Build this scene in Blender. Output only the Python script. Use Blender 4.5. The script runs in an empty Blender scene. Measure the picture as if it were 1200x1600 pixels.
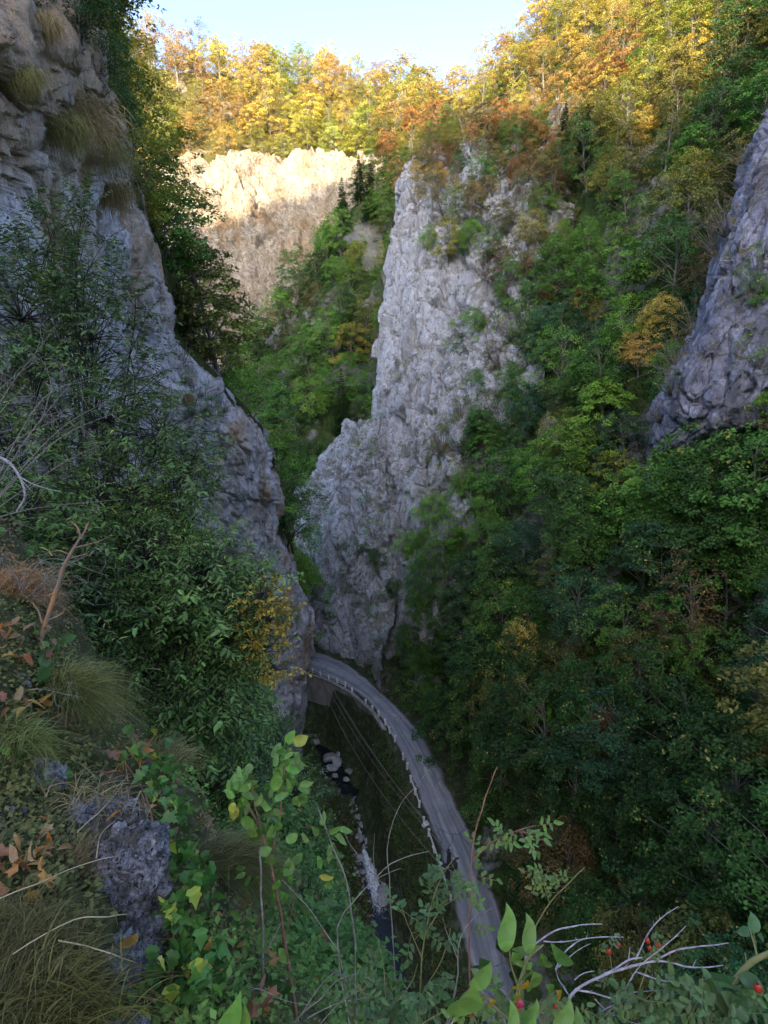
import bpy, math, random
import numpy as np

random.seed(7)
RS = np.random.RandomState(11)
scene = bpy.context.scene
COL = scene.collection

# ------------------------------------------------------------------ camera, sky, sun, exposure
PITCH = math.radians(17.0)
FPX = 873.0                                   # focal length in pixels of the 1200 x 1600 photograph
cam_data = bpy.data.cameras.new('camera')
cam_data.sensor_fit = 'VERTICAL'
cam_data.sensor_height = 36.0
cam_data.lens = 36.0 * FPX / 1600.0
cam_data.clip_start = 0.05
cam_data.clip_end = 4000.0
cam = bpy.data.objects.new('camera', cam_data)
COL.objects.link(cam)
cam.location = (0, 0, 0)
cam.rotation_euler = (math.radians(90) - PITCH, 0, 0)
scene.camera = cam

SUN_ELEV = math.radians(17.0)
SUN_AZ = math.radians(192.0)                  # compass style: 0 = +y, 90 = +x
SUN_VEC = np.array([math.sin(SUN_AZ) * math.cos(SUN_ELEV), math.cos(SUN_AZ) * math.cos(SUN_ELEV), math.sin(SUN_ELEV)])
world = bpy.data.worlds.new('World')
scene.world = world
world.use_nodes = True
wn = world.node_tree
wn.nodes.clear()
wo = wn.nodes.new('ShaderNodeOutputWorld')
wb = wn.nodes.new('ShaderNodeBackground')
sky = wn.nodes.new('ShaderNodeTexSky')
sky.sky_type = 'NISHITA'
sky.sun_disc = False
sky.sun_elevation = SUN_ELEV
sky.sun_rotation = SUN_AZ
sky.altitude = 600
sky.air_density = 0.6
sky.dust_density = 4.2
sky.ozone_density = 1.0
wb.inputs['Strength'].default_value = 0.15
wn.links.new(sky.outputs[0], wb.inputs[0])
wn.links.new(wb.outputs[0], wo.inputs[0])

sd = bpy.data.lights.new('sun', 'SUN')
sd.energy = 2.0
sd.angle = math.radians(0.6)
sd.color = (1.0, 0.84, 0.58)
sun = bpy.data.objects.new('sun', sd)
COL.objects.link(sun)
from mathutils import Vector, Matrix, Quaternion
sun.rotation_euler = Vector(SUN_VEC).to_track_quat('Z', 'Y').to_euler()
sun.location = (-60, -60, 200)

scene.view_settings.view_transform = 'Standard'
scene.view_settings.look = 'None'
scene.view_settings.exposure = 2.5
scene.view_settings.gamma = 1.0
scene.view_settings.use_curve_mapping = False
scene.render.engine = 'CYCLES'
scene.cycles.max_bounces = 6
scene.cycles.diffuse_bounces = 4
scene.cycles.transmission_bounces = 4
scene.cycles.glossy_bounces = 2

SP, CP = math.sin(PITCH), math.cos(PITCH)

def at(px, py, d):
    """the place seen at a pixel of the photograph, d metres deep into the view"""
    x = (px - 600.0) / FPX * d
    up = (800.0 - py) / FPX * d
    return np.array([x, d * CP + up * SP, up * CP - d * SP])

def at_z(px, py, z):
    return at(px, py, z / ((800.0 - py) / FPX * CP - SP))

def pix(p):
    p = np.asarray(p, float)
    d = p[..., 1] * CP - p[..., 2] * SP
    up = p[..., 1] * SP + p[..., 2] * CP
    return 600 + p[..., 0] / d * FPX, 800 - up / d * FPX, d

# ------------------------------------------------------------------ noise
_perm = np.random.RandomState(3).permutation(256)
_perm = np.concatenate([_perm, _perm, _perm])
_g = np.random.RandomState(4).normal(size=(256, 3))
_g /= np.linalg.norm(_g, axis=1)[:, None]

def perlin(p):
    p = np.asarray(p, float)
    i = np.floor(p).astype(int)
    f = p - i
    u = f * f * f * (f * (f * 6 - 15) + 10)
    i &= 255
    out = 0
    for dx in (0, 1):
        for dy in (0, 1):
            for dz in (0, 1):
                h = _perm[_perm[_perm[(i[..., 0] + dx) & 255] + ((i[..., 1] + dy) & 255)] + ((i[..., 2] + dz) & 255)]
                g = _g[h]
                dot = g[..., 0] * (f[..., 0] - dx) + g[..., 1] * (f[..., 1] - dy) + g[..., 2] * (f[..., 2] - dz)
                w = (u[..., 0] if dx else 1 - u[..., 0]) * (u[..., 1] if dy else 1 - u[..., 1]) * (u[..., 2] if dz else 1 - u[..., 2])
                out = out + w * dot
    return out * 1.6

def fbm(p, octaves=4, gain=0.5, lac=2.07):
    a, s, q = 1.0, 0, np.array(p, float)
    for _ in range(octaves):
        s = s + a * perlin(q)
        q = q * lac + 13.7
        a *= gain
    return s

def ridged(p, octaves=4, gain=0.5, lac=2.07):
    a, s, q = 1.0, 0, np.array(p, float)
    for _ in range(octaves):
        s = s + a * (1 - 2.2 * np.abs(perlin(q)))
        q = q * lac + 7.3
        a *= gain
    return s

def smooth(a, b, x):
    t = np.clip((x - a) / (b - a), 0, 1)
    return t * t * (3 - 2 * t)

# ------------------------------------------------------------------ meshes
def make_mesh(name, V, F, mats, tint=None, midx=None, smooth_faces=True):
    """F: int array (n, k) with one k, or a list of such arrays"""
    me = bpy.data.meshes.new(name)
    V = np.ascontiguousarray(V, dtype=np.float32)
    Fs = F if isinstance(F, list) else [F]
    Fs = [np.asarray(f, dtype=np.int32) for f in Fs if len(f)]
    nl = sum(f.size for f in Fs)
    nf = sum(len(f) for f in Fs)
    me.vertices.add(len(V))
    me.vertices.foreach_set('co', V.ravel())
    me.loops.add(nl)
    me.loops.foreach_set('vertex_index', np.concatenate([f.ravel() for f in Fs]))
    me.polygons.add(nf)
    cnt = np.concatenate([np.full(len(f), f.shape[1], dtype=np.int32) for f in Fs])
    st = np.concatenate([[0], np.cumsum(cnt)[:-1]]).astype(np.int32)
    me.polygons.foreach_set('loop_start', st)
    me.polygons.foreach_set('loop_total', cnt)
    if midx is not None:
        me.polygons.foreach_set('material_index', np.asarray(midx, dtype=np.int32))
    me.update(calc_edges=True)
    me.polygons.foreach_set('use_smooth', np.full(nf, smooth_faces, dtype=bool))
    if tint is not None:
        a = me.attributes.new('tint', 'FLOAT', 'FACE')
        a.data.foreach_set('value', np.asarray(tint, dtype=np.float32))
    for m in (mats if isinstance(mats, (list, tuple)) else [mats]):
        me.materials.append(m)
    return me

def add_obj(name, me, parent=None, label=None, cat=None, group=None, kind=None, loc=None):
    o = bpy.data.objects.new(name, me)
    COL.objects.link(o)
    if parent is not None:
        o.parent = parent
    if label: o['label'] = label
    if cat: o['category'] = cat
    if group: o['group'] = group
    if kind: o['kind'] = kind
    if loc is not None: o.location = loc
    return o

def thing(name, label, cat, loc=(0, 0, 0), group=None):
    return add_obj(name, None, None, label, cat, group, None, loc)

class MB:
    """collects pieces into one mesh"""
    def __init__(self):
        self.V = []; self.F3 = []; self.F4 = []; self.T3 = []; self.T4 = []; self.n = 0
    def add(self, V, F, t=0.5):
        V = np.asarray(V, float).reshape(-1, 3)
        F = np.asarray(F, int)
        (self.F3 if F.shape[1] == 3 else self.F4).append(F + self.n)
        tt = np.full(len(F), t) if np.isscalar(t) else np.asarray(t)
        (self.T3 if F.shape[1] == 3 else self.T4).append(tt)
        self.V.append(V); self.n += len(V)
    def tube(self, pts, r, sides=5, t=0.5):
        pts = np.asarray(pts, float)
        n = len(pts)
        r = np.asarray(r, float) if not np.isscalar(r) else np.full(n, r)
        if len(r) == 2 and n != 2: r = np.linspace(r[0], r[1], n)
        T = np.gradient(pts, axis=0)
        T /= np.linalg.norm(T, axis=1)[:, None] + 1e-9
        ref = np.array([0.0, 0, 1.0]) if abs(T[:, 2]).mean() < 0.8 else np.array([1.0, 0, 0])
        A = np.cross(T, ref); A /= np.linalg.norm(A, axis=1)[:, None] + 1e-9
        B = np.cross(T, A)
        ang = np.arange(sides) / sides * 2 * math.pi
        ring = (np.cos(ang)[None, :, None] * A[:, None, :] + np.sin(ang)[None, :, None] * B[:, None, :]) * r[:, None, None] + pts[:, None, :]
        i = np.arange(n - 1)[:, None] * sides
        j = np.arange(sides)[None, :]
        k = (j + 1) % sides
        F = np.stack([i + j, i + k, i + sides + k, i + sides + j], -1).reshape(-1, 4)
        self.add(ring.reshape(-1, 3), F, t)
        if sides == 4:
            self.add(ring[-1], [[0, 1, 2, 3]], t); self.add(ring[0], [[3, 2, 1, 0]], t)
    def box(self, c, s, R=None, t=0.5):
        v = np.array([[x, y, z] for x in (-.5, .5) for y in (-.5, .5) for z in (-.5, .5)]) * np.array(s)
        if R is not None: v = v @ np.asarray(R).T
        self.add(v + np.asarray(c), [[0, 1, 3, 2], [4, 6, 7, 5], [0, 4, 5, 1], [2, 3, 7, 6], [0, 2, 6, 4], [1, 5, 7, 3]], t)
    def mesh(self, name, mat, smooth_faces=True):
        V = np.concatenate(self.V) if self.V else np.zeros((0, 3))
        Fs, Ts = [], []
        if self.F3: Fs.append(np.concatenate(self.F3)); Ts.append(np.concatenate(self.T3))
        if self.F4: Fs.append(np.concatenate(self.F4)); Ts.append(np.concatenate(self.T4))
        return make_mesh(name, V, Fs, mat, np.concatenate(Ts), smooth_faces=smooth_faces)

def grid_faces(nu, nv):
    i = np.arange(nu - 1)[:, None] * nv
    j = np.arange(nv - 1)[None, :]
    return np.stack([i + j, i + nv + j, i + nv + j + 1, i + j + 1], -1).reshape(-1, 4)

def spline(ctrl, n):
    """Catmull-Rom through ctrl (k, ...) resampled to n rows"""
    c = np.asarray(ctrl, float)
    k = len(c)
    t = np.linspace(0, k - 1, n)
    i = np.clip(np.floor(t).astype(int), 0, k - 2)
    f = (t - i).reshape((-1,) + (1,) * (c.ndim - 1))
    p0 = np.where((i > 0).reshape(f.shape), c[np.maximum(i - 1, 0)], 2 * c[0] - c[1])
    p3 = np.where((i < k - 2).reshape(f.shape), c[np.minimum(i + 2, k - 1)], 2 * c[-1] - c[-2])
    p1, p2 = c[i], c[i + 1]
    return 0.5 * (2 * p1 + (p2 - p0) * f + (2 * p0 - 5 * p1 + 4 * p2 - p3) * f ** 2 + (3 * p1 - p0 - 3 * p2 + p3) * f ** 3)

def grid_normals(P):
    du = np.gradient(P, axis=0); dv = np.gradient(P, axis=1)
    n = np.cross(du, dv)
    n /= np.linalg.norm(n, axis=-1)[..., None] + 1e-9
    return n

class Surf:
    """a lofted piece of terrain: a grid of points with normals that face the gorge"""
    def __init__(self, ctrl, nu, nv, disp=None, flip=None):
        c = np.asarray(ctrl, float)
        P = spline(c, nu)
        P = np.swapaxes(spline(np.swapaxes(P, 0, 1), nv), 0, 1)
        N = grid_normals(P)
        m = (slice(nu // 4, 3 * nu // 4), slice(nv // 4, 3 * nv // 4))
        s = (N[m] * (-P[m])).sum()
        self.sign = 1 if s > 0 else -1
        N *= self.sign
        if disp is not None:
            P = P + N * disp(P, N)[..., None]
            N = grid_normals(P) * self.sign
        self.P, self.N, self.nu, self.nv = P, N, nu, nv
    def mesh(self, name, mat):
        F = grid_faces(self.nu, self.nv)
        if self.sign < 0: F = F[:, ::-1]
        return make_mesh(name, self.P.reshape(-1, 3), F, mat)
    def sample(self, n, rng, urange=(0, 1), vrange=(0, 1)):
        u = rng.uniform(urange[0], urange[1], n) * (self.nu - 1.001)
        v = rng.uniform(vrange[0], vrange[1], n) * (self.nv - 1.001)
        i, j = u.astype(int), v.astype(int)
        a, b = (u - i)[:, None], (v - j)[:, None]
        G = self.P
        p = G[i, j] * (1 - a) * (1 - b) + G[i + 1, j] * a * (1 - b) + G[i, j + 1] * (1 - a) * b + G[i + 1, j + 1] * a * b
        return p, self.N[i, j], u / (self.nu - 1), v / (self.nv - 1)

def rows_px(rows):
    return np.array([[at(px, py, d) for (px, d) in r] for (py, r) in rows])

def cols_px(cols, nrow, ext_back=(60, -40), back_rows=1):
    """columns of (px, [(py, d) ...]) resampled to nrow rows; a row behind the crest closes the top"""
    out = []
    for px, kn in cols:
        py = np.array([k[0] for k in kn], float); d = np.array([k[1] for k in kn], float)
        t = np.linspace(py[0], py[-1], nrow)
        dd = np.exp(np.interp(t, py, np.log(d)))
        c = [at(px, a, b) for a, b in zip(t, dd)]
        top = c[0]
        if ext_back:
            c = [top + np.array([0, ext_back[0], ext_back[1]]), top + np.array([0, ext_back[0] * .25, ext_back[1] * .04])] + c
        out.append(c)
    return np.swapaxes(np.array(out), 0, 1)

# ------------------------------------------------------------------ materials
def new_mat(name):
    m = bpy.data.materials.new(name)
    m.use_nodes = True
    nt = m.node_tree
    nt.nodes.clear()
    out = nt.nodes.new('ShaderNodeOutputMaterial')
    return m, nt, out

def N_(nt, typ, **kw):
    n = nt.nodes.new(typ)
    for k, v in kw.items():
        if k.startswith('i_'):
            n.inputs[k[2:].replace('_', ' ')].default_value = v
        else:
            setattr(n, k, v)
    return n

def ramp(nt, stops, src, interp='LINEAR'):
    r = nt.nodes.new('ShaderNodeValToRGB')
    r.color_ramp.interpolation = interp
    el = r.color_ramp.elements
    el[0].position, el[0].color = stops[0][0], tuple(stops[0][1]) + (1,)
    el[1].position, el[1].color = stops[-1][0], tuple(stops[-1][1]) + (1,)
    for p, c in stops[1:-1]:
        e = el.new(p); e.color = tuple(c) + (1,)
    nt.links.new(src, r.inputs[0])
    return r.outputs[0]

def noise(nt, vec, scale, detail=5, rough=0.6, dist=0.0):
    n = nt.nodes.new('ShaderNodeTexNoise')
    n.inputs['Scale'].default_value = scale
    n.inputs['Detail'].default_value = detail
    n.inputs['Roughness'].default_value = rough
    n.inputs['Distortion'].default_value = dist
    nt.links.new(vec, n.inputs['Vector'])
    return n.outputs['Fac']

def mapping(nt, vec, scale=(1, 1, 1), rot=(0, 0, 0)):
    m = nt.nodes.new('ShaderNodeMapping')
    m.inputs['Scale'].default_value = scale
    m.inputs['Rotation'].default_value = rot
    nt.links.new(vec, m.inputs['Vector'])
    return m.outputs[0]

def mix(nt, fac, a, b, mode='MIX'):
    m = nt.nodes.new('ShaderNodeMix')
    m.data_type = 'RGBA'; m.blend_type = mode
    for sock, v in ((m.inputs[0], fac), (m.inputs[6], a), (m.inputs[7], b)):
        if hasattr(v, 'is_output') or isinstance(v, bpy.types.NodeSocket):
            nt.links.new(v, sock)
        elif isinstance(v, (int, float)):
            sock.default_value = v
        else:
            sock.default_value = tuple(v) + (1,)
    return m.outputs[2]

def math_(nt, op, a, b=0.0, clamp=False):
    m = nt.nodes.new('ShaderNodeMath'); m.operation = op; m.use_clamp = clamp
    for s, v in ((m.inputs[0], a), (m.inputs[1], b)):
        if isinstance(v, bpy.types.NodeSocket): nt.links.new(v, s)
        else: s.default_value = v
    return m.outputs[0]

def rock_mat(name, base=(0.42, 0.41, 0.40), light=(0.55, 0.54, 0.53), dark=(0.13, 0.12, 0.115), ochre=(0.36, 0.24, 0.13),
             ochre_at=0.66, moss=(0.10, 0.10, 0.035), moss_amt=0.5, scale=1.0, streak=1.0, tilt=0.0, bump=0.35, high_ochre=0.0):
    m, nt, out = new_mat(name)
    co = nt.nodes.new('ShaderNodeTexCoord').outputs['Object']
    geo = nt.nodes.new('ShaderNodeNewGeometry')
    st = mapping(nt, co, (1, 1, 0.13), (0, tilt, 0))
    big = noise(nt, co, 0.12 * scale, 6, 0.6, 0.6)
    med = noise(nt, co, 0.9 * scale, 7, 0.7, 0.4)
    fine = noise(nt, co, 5.0 * scale, 6, 0.7)
    col = ramp(nt, [(0.30, dark), (0.43, base), (0.60, light), (0.72, base)], med)
    col = mix(nt, ramp(nt, [(0.35, (0, 0, 0)), (0.65, (0.55, 0.55, 0.55))], big), col, base)
    s1 = noise(nt, st, 0.9 * scale, 7, 0.72, 0.3)
    col = mix(nt, ramp(nt, [(0.52, (0, 0, 0)), (0.66, (0.75 * streak,) * 3)], s1), col, dark)
    s2 = noise(nt, mapping(nt, co, (1, 1, 0.3), (0, tilt, 0)), 0.22 * scale, 5, 0.6, 0.8)
    if high_ochre:
        sp_ = nt.nodes.new('ShaderNodeSeparateXYZ'); nt.links.new(co, sp_.inputs[0])
        s2 = math_(nt, 'ADD', s2, math_(nt, 'MULTIPLY', math_(nt, 'MULTIPLY', math_(nt, 'ADD', sp_.outputs['Z'], -1.0), 0.1, True), high_ochre))
    col = mix(nt, ramp(nt, [(ochre_at - 0.08, (0, 0, 0)), (ochre_at + 0.06, (0.8, 0.8, 0.8))], s2), col, ochre)
    # pocks and lichen
    vo = nt.nodes.new('ShaderNodeTexVoronoi'); vo.inputs['Scale'].default_value = 2.6 * scale; vo.inputs['Randomness'].default_value = 1
    nt.links.new(mix(nt, 0.25, mapping(nt, co, (1, 1, 0.5)), N_vec(nt, co, 2.0 * scale)), vo.inputs['Vector'])
    pock = ramp(nt, [(0.10, (1, 1, 1)), (0.24, (0, 0, 0))], vo.outputs['Distance'])
    pk = math_(nt, 'MULTIPLY', pock, ramp(nt, [(0.45, (0, 0, 0)), (0.6, (0.8, 0.8, 0.8))], noise(nt, co, 0.5 * scale, 4)))
    col = mix(nt, pk, col, dark)
    # short dark dashes: crevice darkness painted into the colour, sunk in the bump too
    ds = noise(nt, mapping(nt, co, (1, 1, 0.28), (0, tilt, 0)), 3.0 * scale, 5, 0.75)
    col = mix(nt, ramp(nt, [(0.56, (0, 0, 0)), (0.66, (0.85 * streak,) * 3)], ds), col, tuple(v * .75 for v in dark))
    lt = noise(nt, mapping(nt, co, (1, 1, 0.35), (0, tilt, 0)), 1.7 * scale, 5, 0.7)
    col = mix(nt, ramp(nt, [(0.58, (0, 0, 0)), (0.70, (0.6, 0.6, 0.6))], lt), col, light)
    col = mix(nt, 0.55, col, ramp(nt, [(0.25, (0.55, 0.55, 0.56)), (0.6, (1.12, 1.12, 1.12))], fine), 'MULTIPLY')
    # moss and thin grass on what faces up
    sx = nt.nodes.new('ShaderNodeSeparateXYZ'); nt.links.new(geo.outputs['Normal'], sx.inputs[0])
    mz = math_(nt, 'ADD', sx.outputs['Z'], math_(nt, 'MULTIPLY', math_(nt, 'SUBTRACT', noise(nt, co, 0.7 * scale, 5), 0.5), 1.4))
    mf = ramp(nt, [(0.52, (0, 0, 0)), (0.80, (min(1.0, moss_amt * 1.8),) * 3)], mz)
    col = mix(nt, mf, col, mix(nt, fine, moss, (0.16, 0.13, 0.07)))
    bs = N_(nt, 'ShaderNodeBsdfPrincipled')
    bs.inputs['Roughness'].default_value = 0.92
    bs.inputs['Specular IOR Level'].default_value = 0.15
    nt.links.new(col, bs.inputs['Base Color'])
    h = math_(nt, 'ADD', math_(nt, 'MULTIPLY', s1, -0.7), math_(nt, 'ADD', math_(nt, 'MULTIPLY', med, 0.9), math_(nt, 'MULTIPLY', fine, 0.28)))
    h = math_(nt, 'SUBTRACT', math_(nt, 'SUBTRACT', h, math_(nt, 'MULTIPLY', ds, 0.6)), math_(nt, 'MULTIPLY', pk, 0.25))
    bp = N_(nt, 'ShaderNodeBump'); bp.inputs['Strength'].default_value = 0.9; bp.inputs['Distance'].default_value = bump / scale
    nt.links.new(h, bp.inputs['Height']); nt.links.new(bp.outputs[0], bs.inputs['Normal'])
    nt.links.new(bs.outputs[0], out.inputs[0])
    return m

def N_vec(nt, co, s):
    n = nt.nodes.new('ShaderNodeTexNoise'); n.inputs['Scale'].default_value = s; n.inputs['Detail'].default_value = 3
    nt.links.new(co, n.inputs['Vector'])
    return n.outputs['Color']

def soil_mat(name, a=(0.045, 0.040, 0.022), b=(0.10, 0.085, 0.05), c=(0.05, 0.07, 0.02), scale=1.0, rocky=0.0, rock=(0.36, 0.35, 0.34)):
    m, nt, out = new_mat(name)
    co = nt.nodes.new('ShaderNodeTexCoord').outputs['Object']
    n1 = noise(nt, co, 0.8 * scale, 6, 0.7)
    n2 = noise(nt, co, 6.0 * scale, 5, 0.7)
    col = ramp(nt, [(0.3, a), (0.5, c), (0.7, b)], n1)
    if rocky > 0:
        geo = nt.nodes.new('ShaderNodeNewGeometry')
        r = noise(nt, mapping(nt, co, (1, 1, 0.5)), 0.16 * scale, 6, 0.62, 0.5)
        rc = mix(nt, n2, rock, tuple(x * 0.5 for x in rock))
        col = mix(nt, ramp(nt, [(0.60 - 0.25 * rocky, (0, 0, 0)), (0.66 - 0.25 * rocky, (0.95, 0.95, 0.95))], r), col, rc)
    col = mix(nt, 0.6, col, ramp(nt, [(0.25, (0.45, 0.45, 0.45)), (0.7, (1.2, 1.2, 1.2))], n2), 'MULTIPLY')
    bs = N_(nt, 'ShaderNodeBsdfPrincipled'); bs.inputs['Roughness'].default_value = 0.95; bs.inputs['Specular IOR Level'].default_value = 0.1
    nt.links.new(col, bs.inputs['Base Color'])
    bp = N_(nt, 'ShaderNodeBump'); bp.inputs['Strength'].default_value = 0.9; bp.inputs['Distance'].default_value = 0.3 / scale
    nt.links.new(math_(nt, 'ADD', n1, math_(nt, 'MULTIPLY', n2, 0.4)), bp.inputs['Height']); nt.links.new(bp.outputs[0], bs.inputs['Normal'])
    nt.links.new(bs.outputs[0], out.inputs[0])
    return m

def N_add(nt, co):
    """object coordinates shifted by each object's own random number, so no two blades are marked alike"""
    v = nt.nodes.new('ShaderNodeVectorMath'); v.operation = 'ADD'
    s = nt.nodes.new('ShaderNodeVectorMath'); s.operation = 'SCALE'; s.inputs[0].default_value = (37, 91, 53)
    nt.links.new(nt.nodes.new('ShaderNodeObjectInfo').outputs['Random'], s.inputs['Scale'])
    nt.links.new(co, v.inputs[0]); nt.links.new(s.outputs[0], v.inputs[1])
    return v.outputs[0]

def leaf_mat(name, color=None, low=0.45, high=1.45, accent=(0.50, 0.36, 0.05), accent_from=0.93, trans=0.30, rough=0.55, gloss=0.25, vein=False):
    """color None: taken from the object's own colour"""
    m, nt, out = new_mat(name)
    at_ = nt.nodes.new('ShaderNodeAttribute'); at_.attribute_name = 'tint'
    t = at_.outputs['Fac']
    if color is None:
        base = nt.nodes.new('ShaderNodeObjectInfo').outputs['Color']
    else:
        rg = nt.nodes.new('ShaderNodeRGB'); rg.outputs[0].default_value = tuple(color) + (1,); base = rg.outputs[0]
    col = mix(nt, 1.0, base, ramp(nt, [(0.0, (low, low, low)), (1.0, (high, high * 0.98, high * 0.8))], t), 'MULTIPLY')
    if accent is not None:
        col = mix(nt, ramp(nt, [(accent_from, (0, 0, 0)), (min(1.0, accent_from + 0.02), (1, 1, 1))], t), col, accent)
    if vein:
        co = nt.nodes.new('ShaderNodeTexCoord').outputs['Object']
        col = mix(nt, ramp(nt, [(0.45, (0, 0, 0)), (0.75, (0.6, 0.6, 0.6))], noise(nt, co, 40, 4)), col, mix(nt, 0.5, col, (0.30, 0.26, 0.05)))
        col = mix(nt, ramp(nt, [(0.64, (0, 0, 0)), (0.70, (0.9, 0.9, 0.9))], noise(nt, N_add(nt, co), 3.2, 5, .7)), col, (0.20, 0.11, 0.04))
    bs = N_(nt, 'ShaderNodeBsdfPrincipled'); bs.inputs['Roughness'].default_value = rough; bs.inputs['Specular IOR Level'].default_value = gloss
    nt.links.new(col, bs.inputs['Base Color'])
    tr = N_(nt, 'ShaderNodeBsdfTranslucent'); nt.links.new(col, tr.inputs[0])
    mx = N_(nt, 'ShaderNodeMixShader'); mx.inputs[0].default_value = trans
    nt.links.new(bs.outputs[0], mx.inputs[1]); nt.links.new(tr.outputs[0], mx.inputs[2])
    nt.links.new(mx.outputs[0], out.inputs[0])
    return m

def plain_mat(name, a, b=None, scale=4.0, rough=0.85, bump=0.02, stretch=(1, 1, 1), spec=0.2, metallic=0.0, tinted=False):
    m, nt, out = new_mat(name)
    co = nt.nodes.new('ShaderNodeTexCoord').outputs['Object']
    n1 = noise(nt, mapping(nt, co, stretch), scale, 6, 0.65)
    col = ramp(nt, [(0.32, a), (0.68, b or a)], n1)
    if tinted:
        at_ = nt.nodes.new('ShaderNodeAttribute'); at_.attribute_name = 'tint'
        col = mix(nt, 1.0, col, ramp(nt, [(0, (0.5, 0.5, 0.5)), (1, (1.5, 1.5, 1.5))], at_.outputs['Fac']), 'MULTIPLY')
    bs = N_(nt, 'ShaderNodeBsdfPrincipled'); bs.inputs['Roughness'].default_value = rough
    bs.inputs['Specular IOR Level'].default_value = spec; bs.inputs['Metallic'].default_value = metallic
    nt.links.new(col, bs.inputs['Base Color'])
    if bump:
        bp = N_(nt, 'ShaderNodeBump'); bp.inputs['Strength'].default_value = 0.8; bp.inputs['Distance'].default_value = bump
        nt.links.new(n1, bp.inputs['Height']); nt.links.new(bp.outputs[0], bs.inputs['Normal'])
    nt.links.new(bs.outputs[0], out.inputs[0])
    return m
# ------------------------------------------------------------------ materials of the terrain
M_GREY = rock_mat('grey_limestone', base=(0.385, 0.40, 0.445), light=(0.56, 0.575, 0.63), dark=(0.20, 0.19, 0.17), ochre=(0.40, 0.30, 0.2), ochre_at=0.74,
                  moss_amt=0.4, scale=0.9, streak=1.15, bump=0.35)
M_LEFT = rock_mat('violet_limestone', base=(0.58, 0.54, 0.57), light=(0.76, 0.72, 0.75), dark=(0.24, 0.20, 0.18), ochre=(0.46, 0.31, 0.18), ochre_at=0.60,
                  moss_amt=0.35, scale=0.75, streak=1.05, tilt=-0.3, bump=0.3, high_ochre=0.16)
M_FAR = rock_mat('warm_limestone', base=(0.52, 0.44, 0.34), light=(0.70, 0.62, 0.50), dark=(0.22, 0.17, 0.12), ochre=(0.48, 0.33, 0.19), ochre_at=0.58,
                 moss_amt=0.25, scale=0.45, streak=0.6, bump=0.8)
M_CRAG = rock_mat('blue_grey_limestone', base=(0.27, 0.28, 0.37), light=(0.52, 0.53, 0.63), dark=(0.07, 0.07, 0.09), ochre=(0.13, 0.13, 0.16), ochre_at=0.52,
                  moss_amt=0.7, scale=1.3, streak=0.9, bump=0.35)
M_SLOPE = soil_mat('wooded_ground', rocky=0.12, scale=1.0)
M_SLOPE_R = soil_mat('wooded_ground_with_rock', rocky=0.28, scale=0.8, a=(0.04, 0.05, 0.022), b=(0.10, 0.095, 0.05), c=(0.05, 0.09, 0.025))
M_BED = soil_mat('stream_bank_gravel', a=(0.035, 0.042, 0.024), b=(0.15, 0.145, 0.115), c=(0.055, 0.075, 0.032), scale=1.6)
M_VALE = soil_mat('hill_ground', a=(0.05, 0.055, 0.02), b=(0.12, 0.09, 0.04), c=(0.05, 0.08, 0.02), scale=0.15)

_cr = np.random.RandomState(9)
_CJ = _cr.uniform(0.05, 0.95, (4096, 3)); _CD = _cr.normal(size=(4096, 3)); _CD /= np.linalg.norm(_CD, axis=1)[:, None]; _CO = _cr.uniform(-1, 1, 4096)

def cells(Q, stretch=(1, 1, 1), tilt=1.0, step=0.5):
    """broken rock: every cell of a jittered lattice is a flat facet with its own tilt and height; also the distance to the joint"""
    S = Q / np.asarray(stretch, float)
    sh = S.shape[:-1]
    S = S.reshape(-1, 3)
    I = np.floor(S).astype(int)
    best = np.full(len(S), 1e9); second = np.full(len(S), 1e9); val = np.zeros(len(S))
    for dx in (-1, 0, 1):
        for dy in (-1, 0, 1):
            for dz in (-1, 0, 1):
                c = I + (dx, dy, dz)
                h = (c[:, 0] * 73856093 ^ c[:, 1] * 19349663 ^ c[:, 2] * 83492791) & 4095
                r = S - c - _CJ[h]
                d = (r * r).sum(1)
                v = (r * _CD[h]).sum(1) * tilt + _CO[h] * step
                nb = d < best
                second = np.where(nb, best, np.minimum(second, d))
                val = np.where(nb, v, val); best = np.where(nb, d, best)
    edge = np.sqrt(second) - np.sqrt(best)
    return val.reshape(sh), edge.reshape(sh)

def rock_disp(rib=1.2, fold=1.6, block=0.8, small=0.3, fine=0.06, w=2.6, tall=4.0, tilt=0.0, big=9.0, crack=0.3, roll=0.0):
    def f(P, N):
        Q = P.copy()
        Q[..., 0] = P[..., 0] + tilt * P[..., 2]
        d = fold * fbm(Q / big, 3)
        W = np.stack([fbm(Q / (w * 2.2) + k * 11.3, 3) for k in range(3)], -1) * w * 0.28
        Q = Q + W
        v1, e1 = cells(Q, (w * 1.7, w * 1.7, w * tall), 1.0, 0.55)
        v2, e2 = cells(Q + 7.7, (w * .62, w * .62, w * tall * .42), 0.9, 0.5)
        v3, e3 = cells(Q + 3.1, (w * .25, w * .25, w * .25 * (1 + (tall - 1) * .45)), 0.9, 0.5)
        d += rib * v1 + block * v2 + small * v3
        m = smooth(-.25, .35, fbm(Q / 7.0 + 5, 2))
        d -= crack * (1 - smooth(0.0, 0.10, e1)) * (0.35 + m)
        d -= crack * 0.55 * (1 - smooth(0.0, 0.12, e2)) * m
        d += fine * (fbm(Q / 0.8, 3) + 0.8 * fbm(Q / np.array([.4, .4, .9]), 2))
        return d
    return f

def soil_disp(a=1.6, s=9.0, f=0.4):
    def g(P, N):
        return a * fbm(P / s, 4) + f * fbm(P / 1.6, 3)
    return g

# ------------------------------------------------------------------ the road
def z_road(py):
    return -47.0 - 6.0 * (py - 1020.0) / 540.0

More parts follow.
